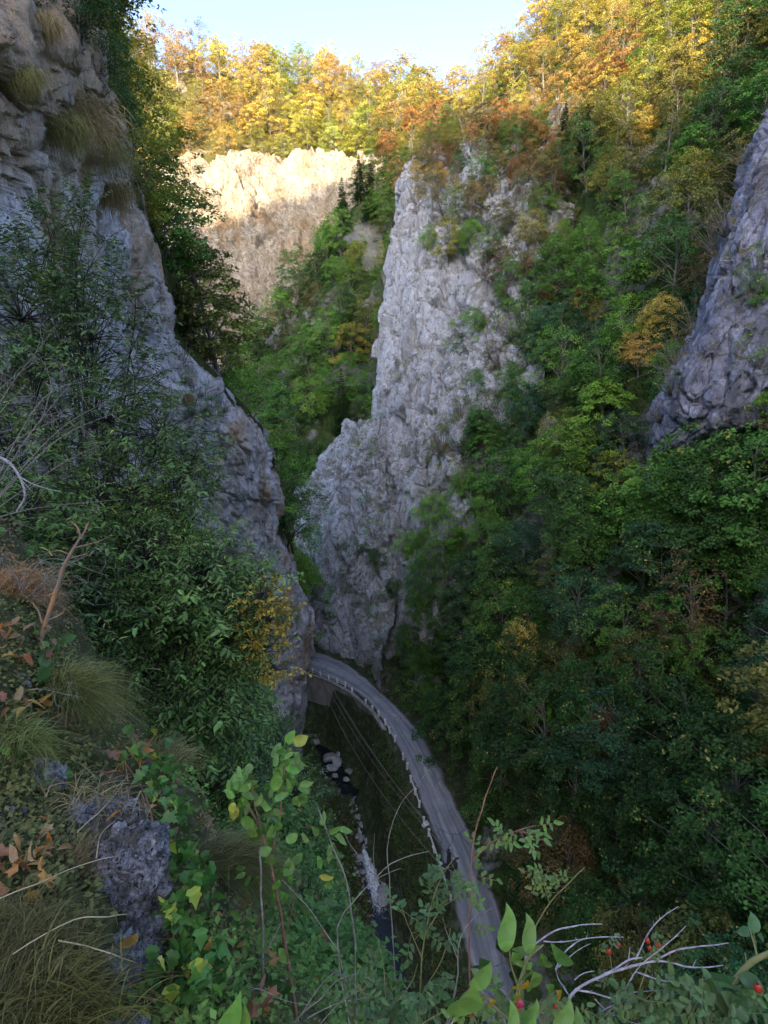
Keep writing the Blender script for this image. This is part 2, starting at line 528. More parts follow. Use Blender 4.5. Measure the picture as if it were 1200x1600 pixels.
left_px = [(484, 1047), (520, 1061), (546, 1076), (572, 1095), (598, 1120), (620, 1152), (638, 1192), (656, 1236), (673, 1282), (691, 1332), (705, 1380), (717, 1430), (732, 1490), (752, 1560)]
right_px = [(484, 1017), (527, 1032), (562, 1053), (598, 1083), (634, 1122), (662, 1165), (686, 1207), (705, 1250), (729, 1300), (752, 1350), (771, 1400), (786, 1450), (802, 1510), (826, 1590)]
RL = np.array([at_z(x, y, z_road(y)) for x, y in left_px])
RR = np.array([at_z(x, y, z_road(y)) for x, y in right_px])
far = np.array([[-26.0, 6.0, 1.0], [-11.0, 3.5, 0.5]])
near = np.array([[1.6, -9, -0.6], [2.6, -22, -1.2], [2.6, -40, -2]])
RL = np.concatenate([RL[0] + far, RL, RL[-1] + near])
RR = np.concatenate([RR[0] + far, RR, RR[-1] + near])
RLs, RRs = spline(RL, 260), spline(RR, 260)
RC = (RLs + RRs) / 2
RW = np.linalg.norm(RRs - RLs, axis=1) / 2
RT = np.gradient(RC, axis=0)[:, :2]; RT /= np.linalg.norm(RT, axis=1)[:, None]
RN = np.stack([-RT[:, 1], RT[:, 0]], 1)              # index runs far -> near, this normal points to the slope side or not
side = np.sign(((RRs - RLs)[:, :2] * RN).sum(1).mean())
RN *= side

def road_side(x, y):
    """signed distance from the road's centre line (+ towards the forested slope), half width, height, index"""
    X = np.stack([x.ravel(), y.ravel()], 1)
    out_s = np.empty(len(X)); idx = np.empty(len(X), int)
    for k in range(0, len(X), 20000):
        d = X[k:k + 20000, None, :] - RC[None, :, :2]
        q = (d ** 2).sum(-1)
        i = q.argmin(1)
        idx[k:k + 20000] = i
        dv = d[np.arange(len(i)), i]
        s = (dv * RN[i]).sum(1)
        out_s[k:k + 20000] = np.sign(s) * np.sqrt(q[np.arange(len(i)), i])
    return out_s.reshape(x.shape), RW[idx].reshape(x.shape), RC[idx, 2].reshape(x.shape), idx.reshape(x.shape)

# ------------------------------------------------------------------ the stream
stream_px = [(440, 1075), (478, 1120), (505, 1160), (522, 1205), (548, 1240), (572, 1272), (574, 1320), (583, 1370), (598, 1420), (612, 1480), (640, 1580)]
WZ = -57.3
def z_water(py): return WZ - 2.5 * (py - 1100) / 480.0
SC = np.array([at_z(x, y, z_water(y)) for x, y in stream_px])
SC = np.concatenate([SC[0] + np.array([[-30, 10, 1.0], [-12, 6, .5]]), SC, SC[-1] + np.array([[2, -12, -.8], [4, -30, -1.5]])])
SCs = spline(SC, 240)

def stream_dist(x, y):
    X = np.stack([x.ravel(), y.ravel()], 1)
    o = np.empty(len(X)); z = np.empty(len(X))
    for k in range(0, len(X), 20000):
        d = ((X[k:k + 20000, None, :] - SCs[None, :, :2]) ** 2).sum(-1)
        i = d.argmin(1)
        o[k:k + 20000] = np.sqrt(d[np.arange(len(i)), i]); z[k:k + 20000] = SCs[i, 2]
    return o.reshape(x.shape), z.reshape(x.shape)

def floor_height(x, y):
    s, hw, zr, idx = road_side(x, y)
    sd_, zw = stream_dist(x, y)
    P = np.stack([x, y, np.zeros_like(x)], -1)
    n1 = fbm(P / 3.0, 4); n2 = fbm(P / 0.9, 3)
    steep = np.where(idx < 92, 5.0, 1.35)
    e = np.maximum(-s - hw - 0.75, 0)
    bed = zw + 0.55 + 0.45 * n1 + 0.28 * n2 + 0.02 * sd_
    bank = zr - 0.06 - e * steep + 0.35 * n1 * smooth(0, 1.5, e)
    left = np.maximum(bank, bed)
    r = np.maximum(s - hw - 0.5, 0)
    rs_ = 0.18 + 0.85 * smooth(105, 160, idx.astype(float))
    right = zr - 0.06 + r * rs_ + 0.5 * n1 * smooth(0, 2, r) + 0.15 * n2 * smooth(0, .7, r)
    z = np.where(s > 0, right, left)
    ch = smooth(2.0, 0.8, sd_ + 0.5 * n1)
    z = z - ch * np.clip(z - (zw - 0.55), 0, 3) * (s < 0)
    return np.minimum(z, -20.0 + 0 * z), s, hw, idx

gx, gy = np.meshgrid(np.arange(-50, 45, 0.33), np.arange(-12, 112, 0.33), indexing='ij')
gz, gs, ghw, gidx = floor_height(gx, gy)
GP = np.stack([gx, gy, gz], -1)
me = make_mesh('gorge_floor', GP.reshape(-1, 3), grid_faces(*gx.shape), M_BED)
add_obj('gorge_floor', me, kind='structure')

# a wide ground far below, out to the horizon
yy = np.linspace(-2500, 2500, 60)
a, b = np.meshgrid(yy, yy, indexing='ij')
P = np.stack([a, b, -66 + 0 * a + 6 * fbm(np.stack([a, b, 0 * a], -1) / 400, 3)], -1)
add_obj('ground', make_mesh('ground', P.reshape(-1, 3), grid_faces(60, 60), M_VALE), kind='structure')

# road surface
def road_mat():
    m, nt, out = new_mat('worn_asphalt')
    co = nt.nodes.new('ShaderNodeTexCoord').outputs['Object']
    at_ = nt.nodes.new('ShaderNodeAttribute'); at_.attribute_name = 'across'
    x = at_.outputs['Fac']
    n1 = noise(nt, co, 0.55, 6, 0.65); n2 = noise(nt, co, 9, 5, 0.7)
    al = nt.nodes.new('ShaderNodeAttribute'); al.attribute_name = 'lane'
    ln = noise(nt, al.outputs['Vector'], 1.0, 6, 0.65, 0.6)
    col = ramp(nt, [(0.32, (0.15, 0.155, 0.175)), (0.48, (0.25, 0.255, 0.275)), (0.58, (0.35, 0.355, 0.37)), (0.68, (0.52, 0.52, 0.52))], mix(nt, 0.7, n1, ln))
    col = mix(nt, math_(nt, 'MULTIPLY', ramp(nt, [(0.0, (0, 0, 0)), (0.30, (1, 1, 1)), (0.5, (0, 0, 0))], math_(nt, 'ABSOLUTE', x)), 0.0), col, (0.1, 0.1, 0.1))
    # gravelly verge eats into the edge, wheel tracks are darker and smoother
    edge = ramp(nt, [(0.80, (0, 0, 0)), (0.95, (1, 1, 1))], math_(nt, 'ADD', math_(nt, 'ABSOLUTE', x), math_(nt, 'MULTIPLY', math_(nt, 'SUBTRACT', n1, 0.5), 0.5)))
    col = mix(nt, edge, col, (0.09, 0.08, 0.06))
    tr = ramp(nt, [(0.28, (0, 0, 0)), (0.42, (0.6, 0.6, 0.6)), (0.58, (0, 0, 0))], math_(nt, 'ABSOLUTE', x))
    col = mix(nt, tr, col, (0.15, 0.155, 0.18))
    col = mix(nt, 0.4, col, ramp(nt, [(0.2, (0.5, 0.5, 0.5)), (0.8, (1.4, 1.4, 1.4))], n2), 'MULTIPLY')
    vo = nt.nodes.new('ShaderNodeTexVoronoi'); vo.feature = 'DISTANCE_TO_EDGE'; vo.inputs['Scale'].default_value = 0.55
    nt.links.new(mix(nt, 0.4, co, N_vec(nt, co, 1.2)), vo.inputs['Vector'])
    ck = math_(nt, 'MULTIPLY', ramp(nt, [(0.0, (1, 1, 1)), (0.018, (0, 0, 0))], vo.outputs['Distance']), ramp(nt, [(0.5, (0, 0, 0)), (0.6, (.7, .7, .7))], noise(nt, co, 0.25, 3)))
    col = mix(nt, ck, col, (0.03, 0.03, 0.03))
    bs = N_(nt, 'ShaderNodeBsdfPrincipled'); bs.inputs['Roughness'].default_value = 0.8; bs.inputs['Specular IOR Level'].default_value = 0.3
    nt.links.new(col, bs.inputs['Base Color'])
    bp = N_(nt, 'ShaderNodeBump'); bp.inputs['Strength'].default_value = 0.6; bp.inputs['Distance'].default_value = 0.03
    nt.links.new(math_(nt, 'ADD', n2, math_(nt, 'MULTIPLY', ck, -1.5)), bp.inputs['Height']); nt.links.new(bp.outputs[0], bs.inputs['Normal'])
    nt.links.new(bs.outputs[0], out.inputs[0])
    return m
M_ROAD = road_mat()
nv = 15
w = np.linspace(-1, 1, nv)
ns_ = len(RC)
arc = np.concatenate([[0], np.cumsum(np.linalg.norm(np.diff(RC, axis=0), axis=1))])
ragged = 1 + 0.12 * fbm(np.stack([arc, 0 * arc, 0 * arc], 1) / 1.7, 3)
P = RC[:, None, :] + np.concatenate([RN, np.zeros((ns_, 1))], 1)[:, None, :] * (w[None, :, None] * (RW * ragged)[:, None, None])
P[..., 2] += 0.05 - 0.045 * np.abs(w[None]) ** 3 + 0.02 * fbm(P / 1.5, 2)
me = make_mesh('road', P.reshape(-1, 3), grid_faces(ns_, nv), M_ROAD)
av = me.attributes.new('across', 'FLOAT', 'POINT'); av.data.foreach_set('value', np.tile(w, ns_).astype(np.float32))
lv = me.attributes.new('lane', 'FLOAT_VECTOR', 'POINT')
lane = np.stack([np.repeat(arc[:, None], nv, 1) * 0.10, np.tile(w * 2.6, (ns_, 1)), 0 * P[..., 0]], -1).astype(np.float32)
lv.data.foreach_set('vector', lane.ravel())
# which way up
if me.polygons[200].normal.z < 0: me.flip_normals()
add_obj('road', me, kind='structure')

# ------------------------------------------------------------------ rock masses and slopes
def R(*rows): return rows_px(rows)

left_rows = [
    (-160, [(-300, 8), (-120, 12), (0, 16), (70, 20), (110, 24), (120, 38)]),
    (60, [(-250, 8), (-60, 12), (50, 15.5), (105, 20), (142, 25), (150, 38)]),
    (200, [(-250, 8.5), (-60, 12.5), (45, 16.5), (108, 22), (160, 28), (165, 40)]),
    (300, [(-250, 9), (-60, 13), (60, 18), (130, 25), (192, 33), (202, 46)]),
    (430, [(-250, 10), (-40, 15), (90, 21), (165, 30), (243, 39), (256, 54)]),
    (540, [(-250, 11), (-20, 17), (110, 25), (190, 36), (262, 45), (280, 60)]),
    (610, [(-250, 12), (0, 20), (140, 29), (245, 41), (345, 50), (362, 66)]),
    (700, [(-250, 13), (0, 22), (160, 33), (285, 46), (408, 57), (422, 74)]),
    (800, [(-220, 15), (20, 25), (190, 38), (325, 52), (432, 64), (446, 82)]),
    (900, [(-180, 18), (60, 30), (230, 44), (360, 58), (455, 71), (468, 90)]),
    (1000, [(-120, 22), (120, 38), (270, 52), (390, 66), (480, 77), (490, 92)]),
    (1110, [(-60, 26), (180, 46), (310, 58), (400, 70), (470, 79), (480, 92)]),
    (1250, [(0, 28), (210, 48), (330, 58), (410, 68), (462, 75), (478, 86)]),
    (1500, [(0, 26), (210, 42), (330, 52), (410, 62), (470, 70), (490, 80)]),
]
left_rows = [(py, [(-800, r[0][1] * .85)] + r) for py, r in left_rows]
left_cliff = Surf(R(*left_rows), 520, 410, rock_disp(rib=0.75, fold=1.2, block=0.42, small=0.24, fine=0.06, w=2.4, tall=4.0, tilt=0.4, big=14.0, crack=0.26))
add_obj('cliff', left_cliff.mesh('cliff_left', M_LEFT), label='tall violet-grey limestone wall on the left, falling from the top corner to the stream', cat='cliff', kind='structure')

spur_rows = [
    (225, [(690, 140), (702, 126), (735, 119), (770, 114), (820, 110), (880, 107), (930, 106)]),
    (270, [(640, 130), (648, 116), (690, 111), (745, 107), (805, 103), (865, 99), (920, 97)]),
    (310, [(624, 124), (632, 111), (675, 105), (732, 101), (798, 97), (858, 93), (912, 92)]),
    (380, [(613, 120), (622, 107), (665, 101), (725, 97), (790, 92), (850, 88), (905, 87)]),
    (500, [(598, 116), (608, 103), (650, 97), (710, 93), (775, 87), (840, 82), (900, 80)]),
    (600, [(589, 113), (598, 100), (640, 94), (695, 90), (760, 84), (820, 79), (880, 76)]),
    (700, [(572, 111), (590, 97), (630, 92), (685, 88), (740, 83), (790, 79), (850, 75)]),
    (800, [(558, 109), (577, 95), (615, 90.5), (660, 87), (700, 83), (745, 79), (800, 75)]),
    (920, [(552, 107), (572, 93), (603, 88.5), (635, 85), (668, 81), (700, 77), (750, 73)]),
    (1020, [(552, 105), (572, 91), (601, 87), (629, 83.5), (658, 80), (690, 78), (730, 78)]),
    (1180, [(556, 101), (575, 87), (600, 83), (625, 80.5), (650, 79), (680, 78), (720, 78)]),
]
spur_rows = [(py, [(x, d + (9 if k == 6 else 2.5 if k == 5 else 0)) for k, (x, d) in enumerate(r)]) for py, r in spur_rows]
spur = Surf(R(*spur_rows), 520, 330, rock_disp(rib=1.9, fold=1.5, block=0.5, small=0.14, fine=0.05, w=1.9, tall=16.0, big=14.0, crack=0.8))
add_obj('cliff', spur.mesh('cliff_spur', M_GREY), label='pale fluted limestone spur rising above the far road bend', cat='cliff', kind='structure')

low_rows = [
    (655, [(540, 112), (552, 100), (567, 97), (585, 96), (605, 97)]),
    (720, [(503, 110), (516, 98), (543, 94), (572, 92.5), (605, 93.5)]),
    (770, [(472, 110), (482, 97), (520, 92), (565, 90.5), (605, 91)]),
    (860, [(468, 108), (478, 95.5), (515, 90.5), (560, 88.5), (610, 87)]),
    (950, [(472, 106), (482, 94), (520, 89), (565, 86.5), (608, 84)]),
    (1020, [(478, 104), (490, 92.5), (527, 87.8), (568, 84.5), (602, 81)]),
    (1100, [(484, 102), (498, 90), (530, 85.5), (572, 82), (602, 78.5)]),
]
low_spur = Surf(R(*low_rows), 360, 190, rock_disp(rib=1.3, fold=1.4, block=0.5, small=0.14, fine=0.05, w=2.4, tall=7.0, big=10.0, crack=0.5))
add_obj('cliff', low_spur.mesh('cliff_low', M_GREY), label='low rounded rock buttress that the road bends around', cat='cliff', kind='structure')

far_rows = [
    (250, [(180, 200), (250, 182), (310, 176), (370, 178), (430, 180), (490, 176), (550, 172), (610, 168)]),
    (285, [(180, 198), (250, 178), (310, 171), (370, 172), (430, 174), (490, 170), (550, 167), (610, 166)]),
    (345, [(180, 196), (250, 175), (310, 167), (370, 166), (430, 168), (490, 165), (550, 163), (610, 164)]),
    (420, [(190, 192), (260, 172), (320, 163), (380, 161), (440, 162), (490, 161), (540, 160), (600, 160)]),
    (540, [(220, 186), (280, 168), (335, 158), (390, 155), (440, 155), (490, 154), (540, 153), (590, 153)]),
    (700, [(250, 178), (300, 162), (345, 150), (395, 147), (440, 146), (490, 145), (540, 144), (590, 144)]),
]
far_cliff = Surf(R(*far_rows), 300, 330, rock_disp(rib=2.2, fold=3.5, block=1.3, small=0.7, fine=0.35, w=5.5, tall=2.6, big=22.0, crack=0.8))
add_obj('cliff', far_cliff.mesh('cliff_far', M_FAR), label='high back wall of the gorge with a sunlit cream upper face', cat='cliff', kind='structure')

crag_rows = [
    (130, [(1255, 66), (1268, 53), (1310, 51), (1400, 49)]),
    (200, [(1192, 60), (1202, 48.5), (1262, 46.5), (1380, 44)]),
    (300, [(1152, 58), (1162, 47.5), (1212, 45.5), (1370, 43)]),
    (410, [(1120, 58), (1132, 47), (1192, 45), (1370, 42)]),
    (520, [(1086, 57), (1098, 47), (1168, 45), (1370, 42)]),
    (620, [(1034, 57), (1048, 48.5), (1140, 45), (1370, 42)]),
    (700, [(1018, 59), (1036, 51), (1125, 48), (1370, 44)]),
    (790, [(1018, 64), (1040, 59), (1125, 56), (1370, 50)]),
]
crag = Surf(R(*crag_rows), 330, 260, rock_disp(rib=0.6, fold=0.5, block=0.42, small=0.2, fine=0.05, w=2.4, tall=2.8, big=8.0, tilt=-0.3, crack=0.35))
add_obj('cliff', crag.mesh('cliff_crag', M_CRAG), label='blue-grey rock outcrop jutting through the trees at the right edge', cat='cliff', kind='structure')

# the forested slope on the right
right_cols = [
    (600, [(262, 150), (450, 128), (700, 112), (900, 103), (1060, 97), (1300, 92)]),
    (680, [(205, 140), (400, 116), (600, 103), (800, 94), (1000, 84), (1120, 77), (1300, 70)]),
    (760, [(140, 132), (300, 116), (500, 100), (700, 87), (900, 76), (1150, 65), (1400, 54)]),
    (850, [(62, 127), (250, 106), (450, 89), (650, 75), (850, 65), (1100, 56), (1400, 48), (1650, 42)]),
    (950, [(0, 120), (200, 98), (400, 80), (600, 68), (800, 60), (1000, 54), (1250, 47), (1650, 37)]),
    (1050, [(-40, 112), (200, 86), (400, 70), (600, 61), (800, 54), (1000, 48), (1250, 41), (1700, 32)]),
    (1150, [(-80, 105), (200, 77), (400, 63), (600, 56), (800, 49), (1000, 43), (1250, 36), (1700, 27)]),
    (1250, [(-120, 96), (200, 68), (400, 57), (600, 50), (800, 43), (1000, 38), (1250, 32), (1750, 23)]),
    (1420, [(-200, 86), (200, 58), (400, 50), (600, 44), (800, 38), (1000, 33), (1250, 27), (1800, 19)]),
]
_rd = rock_disp(rib=0.7, fold=0.0, block=0.45, small=0.2, fine=0.06, w=2.6, tall=2.2, crack=0.3)
right_slope = Surf(cols_px(right_cols, 12, ext_back=(50, -30)), 380, 280, lambda P, N: soil_disp(1.3, 8.0, 0.2)(P, N) + _rd(P, N))
add_obj('forest_slope', right_slope.mesh('right_slope', M_SLOPE_R), kind='structure')

# wooded valley side between the back wall and the spur
mid_cols = [
    (360, [(610, 150), (680, 134), (800, 118), (1000, 108)]),
    (430, [(530, 148), (640, 130), (800, 114), (1000, 105)]),
    (490, [(435, 148), (560, 132), (700, 116), (1000, 104)]),
    (550, [(335, 148), (480, 132), (700, 118), (1000, 106)]),
    (620, [(285, 150), (450, 135), (700, 124), (1000, 110)]),
    (700, [(260, 155), (450, 142), (700, 132), (1000, 118)]),
]
mid_slope = Surf(cols_px(mid_cols, 10, ext_back=(25, -8)), 160, 120, soil_disp(1.5, 9.0, 0.4))
add_obj('forest_slope', mid_slope.mesh('mid_slope', M_SLOPE_R), kind='structure')

# wooded ground that falls away behind the edge of the left wall
sil = [(85, -60, 26), (125, 60, 28), (155, 190, 32), (195, 300, 37), (250, 430, 43), (275, 530, 49), (350, 610, 54), (412, 700, 61), (440, 800, 69), (462, 900, 76), (482, 990, 84)]
q_ = lambda y: .75 if y < 120 else 1.0 if y < 520 else max(.12, 1.0 - (y - 450) / 330.0)
behind = np.array([[at(x - 12, y + 12, d - 1.5), at(x + 2, y - 4, d + 2.5), at(x + 30 * q_(y), y + 24, d + 8), at(x + 46 * q_(y), y + 70, d + 15), at(x + 52 * q_(y), y + 170, d + 24)] for x, y, d in sil])
left_slope = Surf(behind, 160, 60, soil_disp(0.8, 6.0, 0.3))
add_obj('forest_slope', left_slope.mesh('left_slope', M_SLOPE), kind='structure')

# the hill above the back wall
hill_cols = [
    (120, [(120, 230), (180, 212), (300, 195)]),
    (200, [(112, 226), (170, 206), (285, 188)]),
    (280, [(112, 222), (170, 200), (268, 182)]),
    (360, [(122, 220), (170, 200), (264, 182)]),
    (440, [(128, 218), (175, 200), (268, 183)]),
    (520, [(136, 214), (180, 198), (272, 179)]),
    (580, [(142, 208), (185, 192), (278, 173)]),
    (640, [(178, 200), (200, 186), (262, 168)]),
    (700, [(196, 188), (215, 178), (280, 164)]),
    (780, [(190, 180), (220, 172), (300, 160)]),
]
back_hill = Surf(cols_px(hill_cols, 6, ext_back=(70, -30)), 90, 130, soil_disp(1.6, 14.0, 0.5))
add_obj('forest_slope', back_hill.mesh('back_hill', soil_mat('sunlit_hill_ground', a=(0.09, 0.07, 0.03), b=(0.20, 0.14, 0.07), c=(0.10, 0.10, 0.03), scale=0.5, rocky=0.1, rock=(0.5, 0.42, 0.3))), kind='structure')

# the mountain behind the viewer: its crest is what keeps the gorge in shade
term = [(-40, 300, 190), (300, 352, 170), (345, 350, 166), (385, 335, 166), (402, 300, 168), (450, 298, 168), (548, 268, 167), (640, 240, 140), (700, 235, 134), (760, 228, 126),
        (840, 215, 115), (930, 240, 100), (1010, 265, 92), (1080, 250, 88), (1130, 150, 88), (1200, 20, 90), (1350, -60, 85)]
crest = []
for px, py, d in term:
    p = at(px, py, d)
    t = (p[1] + 260) / -SUN_VEC[1]
    crest.append(p + SUN_VEC * t)
crest = np.array(crest)
crest = crest[np.argsort(crest[:, 0])]
x0, x1 = crest[0, 0], crest[-1, 0]
cx = np.concatenate([np.linspace(-700, x0 - 1, 30), np.linspace(x0, x1, 110), np.linspace(x1 + 1, 400, 30)])
cz = np.interp(cx, crest[:, 0], crest[:, 2])
cz = np.where(cx < x0, cz + 0.10 * (x0 - cx), cz)
cz = np.where(cx > x1, cz + 0.12 * np.minimum(cx - x1, 120), cz)
prof = [(-620, -64), (-480, 0.3), (-380, 0.75), (-300, 0.95), (-260, 1.0), (-220, 0.86), (-160, 0.6), (-100, 0.3), (-40, 0.02), (-25, -64)]
rows = []
for yb, f in prof:
    z = np.where(f < -1, -64.0, cz * f - 64.0 * (1 - f) * 0.35) if f > -1 else np.full_like(cx, -64.0)
    rows.append(np.stack([cx, np.full_like(cx, yb), z], 1))
G = np.array(rows)
me = make_mesh('hill', G.reshape(-1, 3), grid_faces(G.shape[0], G.shape[1]), M_VALE)
add_obj('hill', me, kind='structure')
print('crest', crest[:, [0, 2]].round(0).tolist())
print('road half width', RW[20::30].round(1), 'z', RC[20::40, 2].round(1), RC[20::40,:2].round(0).tolist())
# ------------------------------------------------------------------ trees of the slopes
M_LEAF = leaf_mat('tree_leaf', None, low=0.40, high=1.5, accent=(0.50, 0.40, 0.09), accent_from=0.935, trans=0.28)
M_BARK = plain_mat('bark', (0.12, 0.105, 0.09), (0.30, 0.275, 0.24), scale=6, bump=0.03, stretch=(1, 1, .25))
M_BARK_PALE = plain_mat('pale_bark', (0.16, 0.145, 0.12), (0.34, 0.32, 0.28), scale=6, bump=0.02, stretch=(1, 1, .3))

def rand_dirs(n, rng):
    v = rng.normal(size=(n, 3)); return v / np.linalg.norm(v, axis=1)[:, None]

def leaf_quads(C, Nrm, L, Wd, rng, spin=None, fold=0.0):
    """rhombic leaves: centre, normal, length, width -> vertices (n, 4, 3)"""
    n = len(C)
    t = rand_dirs(n, rng) if spin is None else spin + 0.5 * rand_dirs(n, rng)
    t -= (t * Nrm).sum(1)[:, None] * Nrm
    t /= np.linalg.norm(t, axis=1)[:, None] + 1e-9
    b = np.cross(Nrm, t)
    L = np.asarray(L).reshape(-1, 1) * 0.5; Wd = np.asarray(Wd).reshape(-1, 1) * 0.5
    f = Nrm * Wd * fold
    return np.stack([C - t * L, C + b * Wd + f - t * L * .15, C + t * L, C - b * Wd + f - t * L * .15], 1)

def quads_mesh(name, Q, tint, mat):
    n = len(Q)
    F = np.arange(4 * n).reshape(n, 4)
    return make_mesh(name, Q.reshape(-1, 3), F, mat, tint, smooth_faces=False)

def tree_meshes(kind, seed):
    rng = np.random.RandomState(seed)
    H = {'beech': 9.5, 'maple': 9.0, 'hornbeam': 8.0, 'birch': 10.0, 'spruce': 12.0, 'shrub': 3.2}[kind]
    wood = MB()
    if kind == 'spruce':
        wood.tube([[0, 0, -1], [0.05, 0, H * .4], [0, 0.03, H]], np.array([.17, .11, .02]), 6)
        C, Nn, S, T = [], [], [], []
        z = H * 0.10
        while z < H * 0.985:
            R_ = (1 - z / H) ** 0.85 * 2.3 + 0.12
            nb = int(7 + 4 * R_ / 2)
            for k in range(nb):
                a = rng.uniform(0, 6.28); r = R_ * rng.uniform(.75, 1.12)
                m = max(6, int(r * 42))
                q = rng.uniform(0.08, 1, m) ** 0.8
                d = np.array([math.cos(a), math.sin(a), 0]); side_ = np.array([-d[1], d[0], 0])
                wdt = r * 0.22 * (1 - q * .55)
                p = d * (q * r)[:, None] + side_ * (rng.normal(size=m) * wdt)[:, None]
                p[:, 2] = z - 0.32 * q ** 1.5 * r + 0.10 * (q > .85) + rng.normal(size=m) * .05
                C.append(p); S.append(np.tile(d, (m, 1)))
                nn = np.array([0, 0, 1.0]) + 0.5 * rand_dirs(m, rng); Nn.append(nn / np.linalg.norm(nn, axis=1)[:, None])
                T.append(np.clip(rng.uniform(.15, .75) + rng.normal(size=m) * .12, 0, .94))
            z += rng.uniform(.28, .42)
        C, Nn, S, T = map(np.concatenate, (C, Nn, S, T))
        Q = leaf_quads(C, Nn, rng.uniform(.22, .4, len(C)), rng.uniform(.05, .10, len(C)), rng, S)
        return quads_mesh('spruce_crown', Q, T, M_LEAF), wood.mesh('spruce_trunk', M_BARK), H
    Wr = {'beech': 3.7, 'maple': 3.4, 'hornbeam': 3.0, 'birch': 2.4, 'shrub': 1.7}[kind]
    base = {'beech': .16, 'maple': .18, 'hornbeam': .10, 'birch': .28, 'shrub': .05}[kind]
    ncl = {'beech': 125, 'maple': 110, 'hornbeam': 115, 'birch': 95, 'shrub': 34}[kind]
    nl = {'beech': 105, 'maple': 105, 'hornbeam': 105, 'birch': 105, 'shrub': 90}[kind]
    flat = {'beech': .46, 'maple': .42, 'hornbeam': .6, 'birch': .7, 'shrub': .6}[kind]
    ls = {'beech': .24, 'maple': .27, 'hornbeam': .21, 'birch': .20, 'shrub': .17}[kind]
    # trunk, then limbs out to each spray
    bend = rng.normal(size=2) * .25
    nz = 8
    tz = np.linspace(-0.8, H * .86, nz)
    tr = np.stack([bend[0] * np.sin(tz / H * 3), bend[1] * np.sin(tz / H * 2.2 + 1) - bend[1] * math.sin(1), tz], 1)
    wood.tube(tr, np.linspace(.17, .03, nz) * (H / 9), 6)
    # uneven outline: a few lobes
    lob = rand_dirs(7, rng); lobr = rng.uniform(.2, .7, 7)
    C, Nn, T = [], [], []
    for k in range(ncl):
        d = rand_dirs(1, rng)[0]
        rr = rng.uniform(.25, 1.0) ** .5
        boost = 1 + ((lob @ d).clip(0) ** 3 * lobr).sum() - .12
        c = d * rr * np.array([Wr, Wr, H * (1 - base) * .5]) * boost
        if kind in ('beech', 'maple'):           # wider low, tapering up
            c[:2] *= 1.05 - .22 * (c[2] / (H * .5) + .2)
        c[2] += H * (base + (1 - base) * .5)
        c[2] = max(c[2], .2)
        s = rng.uniform(.55, 1.05) * {'shrub': .5, 'birch': .75}.get(kind, 1.0) * (1.15 - .35 * rr)
        if kind in ('shrub',): root = np.array([0, 0, -.1])
        else:
            hz = np.clip(c[2] - rng.uniform(.6, 2.2) - .35 * np.linalg.norm(c[:2]), H * .08, H * .8)
            root = np.array([np.interp(hz, tz, tr[:, 0]), np.interp(hz, tz, tr[:, 1]), hz])
        mid = (root + c) / 2 + np.array([0, 0, .15]) + rng.normal(size=3) * .15
        if k % 3 == 0 or kind == 'shrub':
            wood.tube([root, mid, c], np.array([.045, .028, .008]) * (1 if kind != 'shrub' else .6), 4)
        m = int(nl * s * s)
        q = rand_dirs(m, rng) * (rng.uniform(0.15, 1, m) ** .45)[:, None]
        out = np.array([c[0], c[1], 0]); out /= np.linalg.norm(out) + 1e-6
        q = q * np.array([1, 1, flat]) * s
        q[:, 2] -= (q @ out) * .28 + .12 * (np.hypot(q[:, 0], q[:, 1]) ** 2)       # sprays droop outward
        p = c + q
        C.append(p)
        nn = np.array([0, 0, 1.0]) * .9 + out * .45 + 0.75 * rand_dirs(m, rng)
        Nn.append(nn / np.linalg.norm(nn, axis=1)[:, None])
        ct = rng.uniform(.2, .75)
        T.append(np.clip(ct + rng.normal(size=m) * .17, 0, 1))
    C, Nn, T = map(np.concatenate, (C, Nn, T))
    sz = rng.uniform(.7, 1.25, len(C)) * ls
    Q = leaf_quads(C, Nn, sz, sz * .62, rng, fold=.25)
    return quads_mesh(kind + '_crown', Q, T, M_LEAF), wood.mesh(kind + '_trunk', M_BARK_PALE if kind == 'birch' else M_BARK), H

VAR = {}
for kind, nvar in (('beech', 4), ('maple', 4), ('hornbeam', 3), ('birch', 3), ('spruce', 2), ('shrub', 3)):
    VAR[kind] = [tree_meshes(kind, 100 + 17 * i + hash_ * 3) for i, hash_ in zip(range(nvar), range(nvar))]

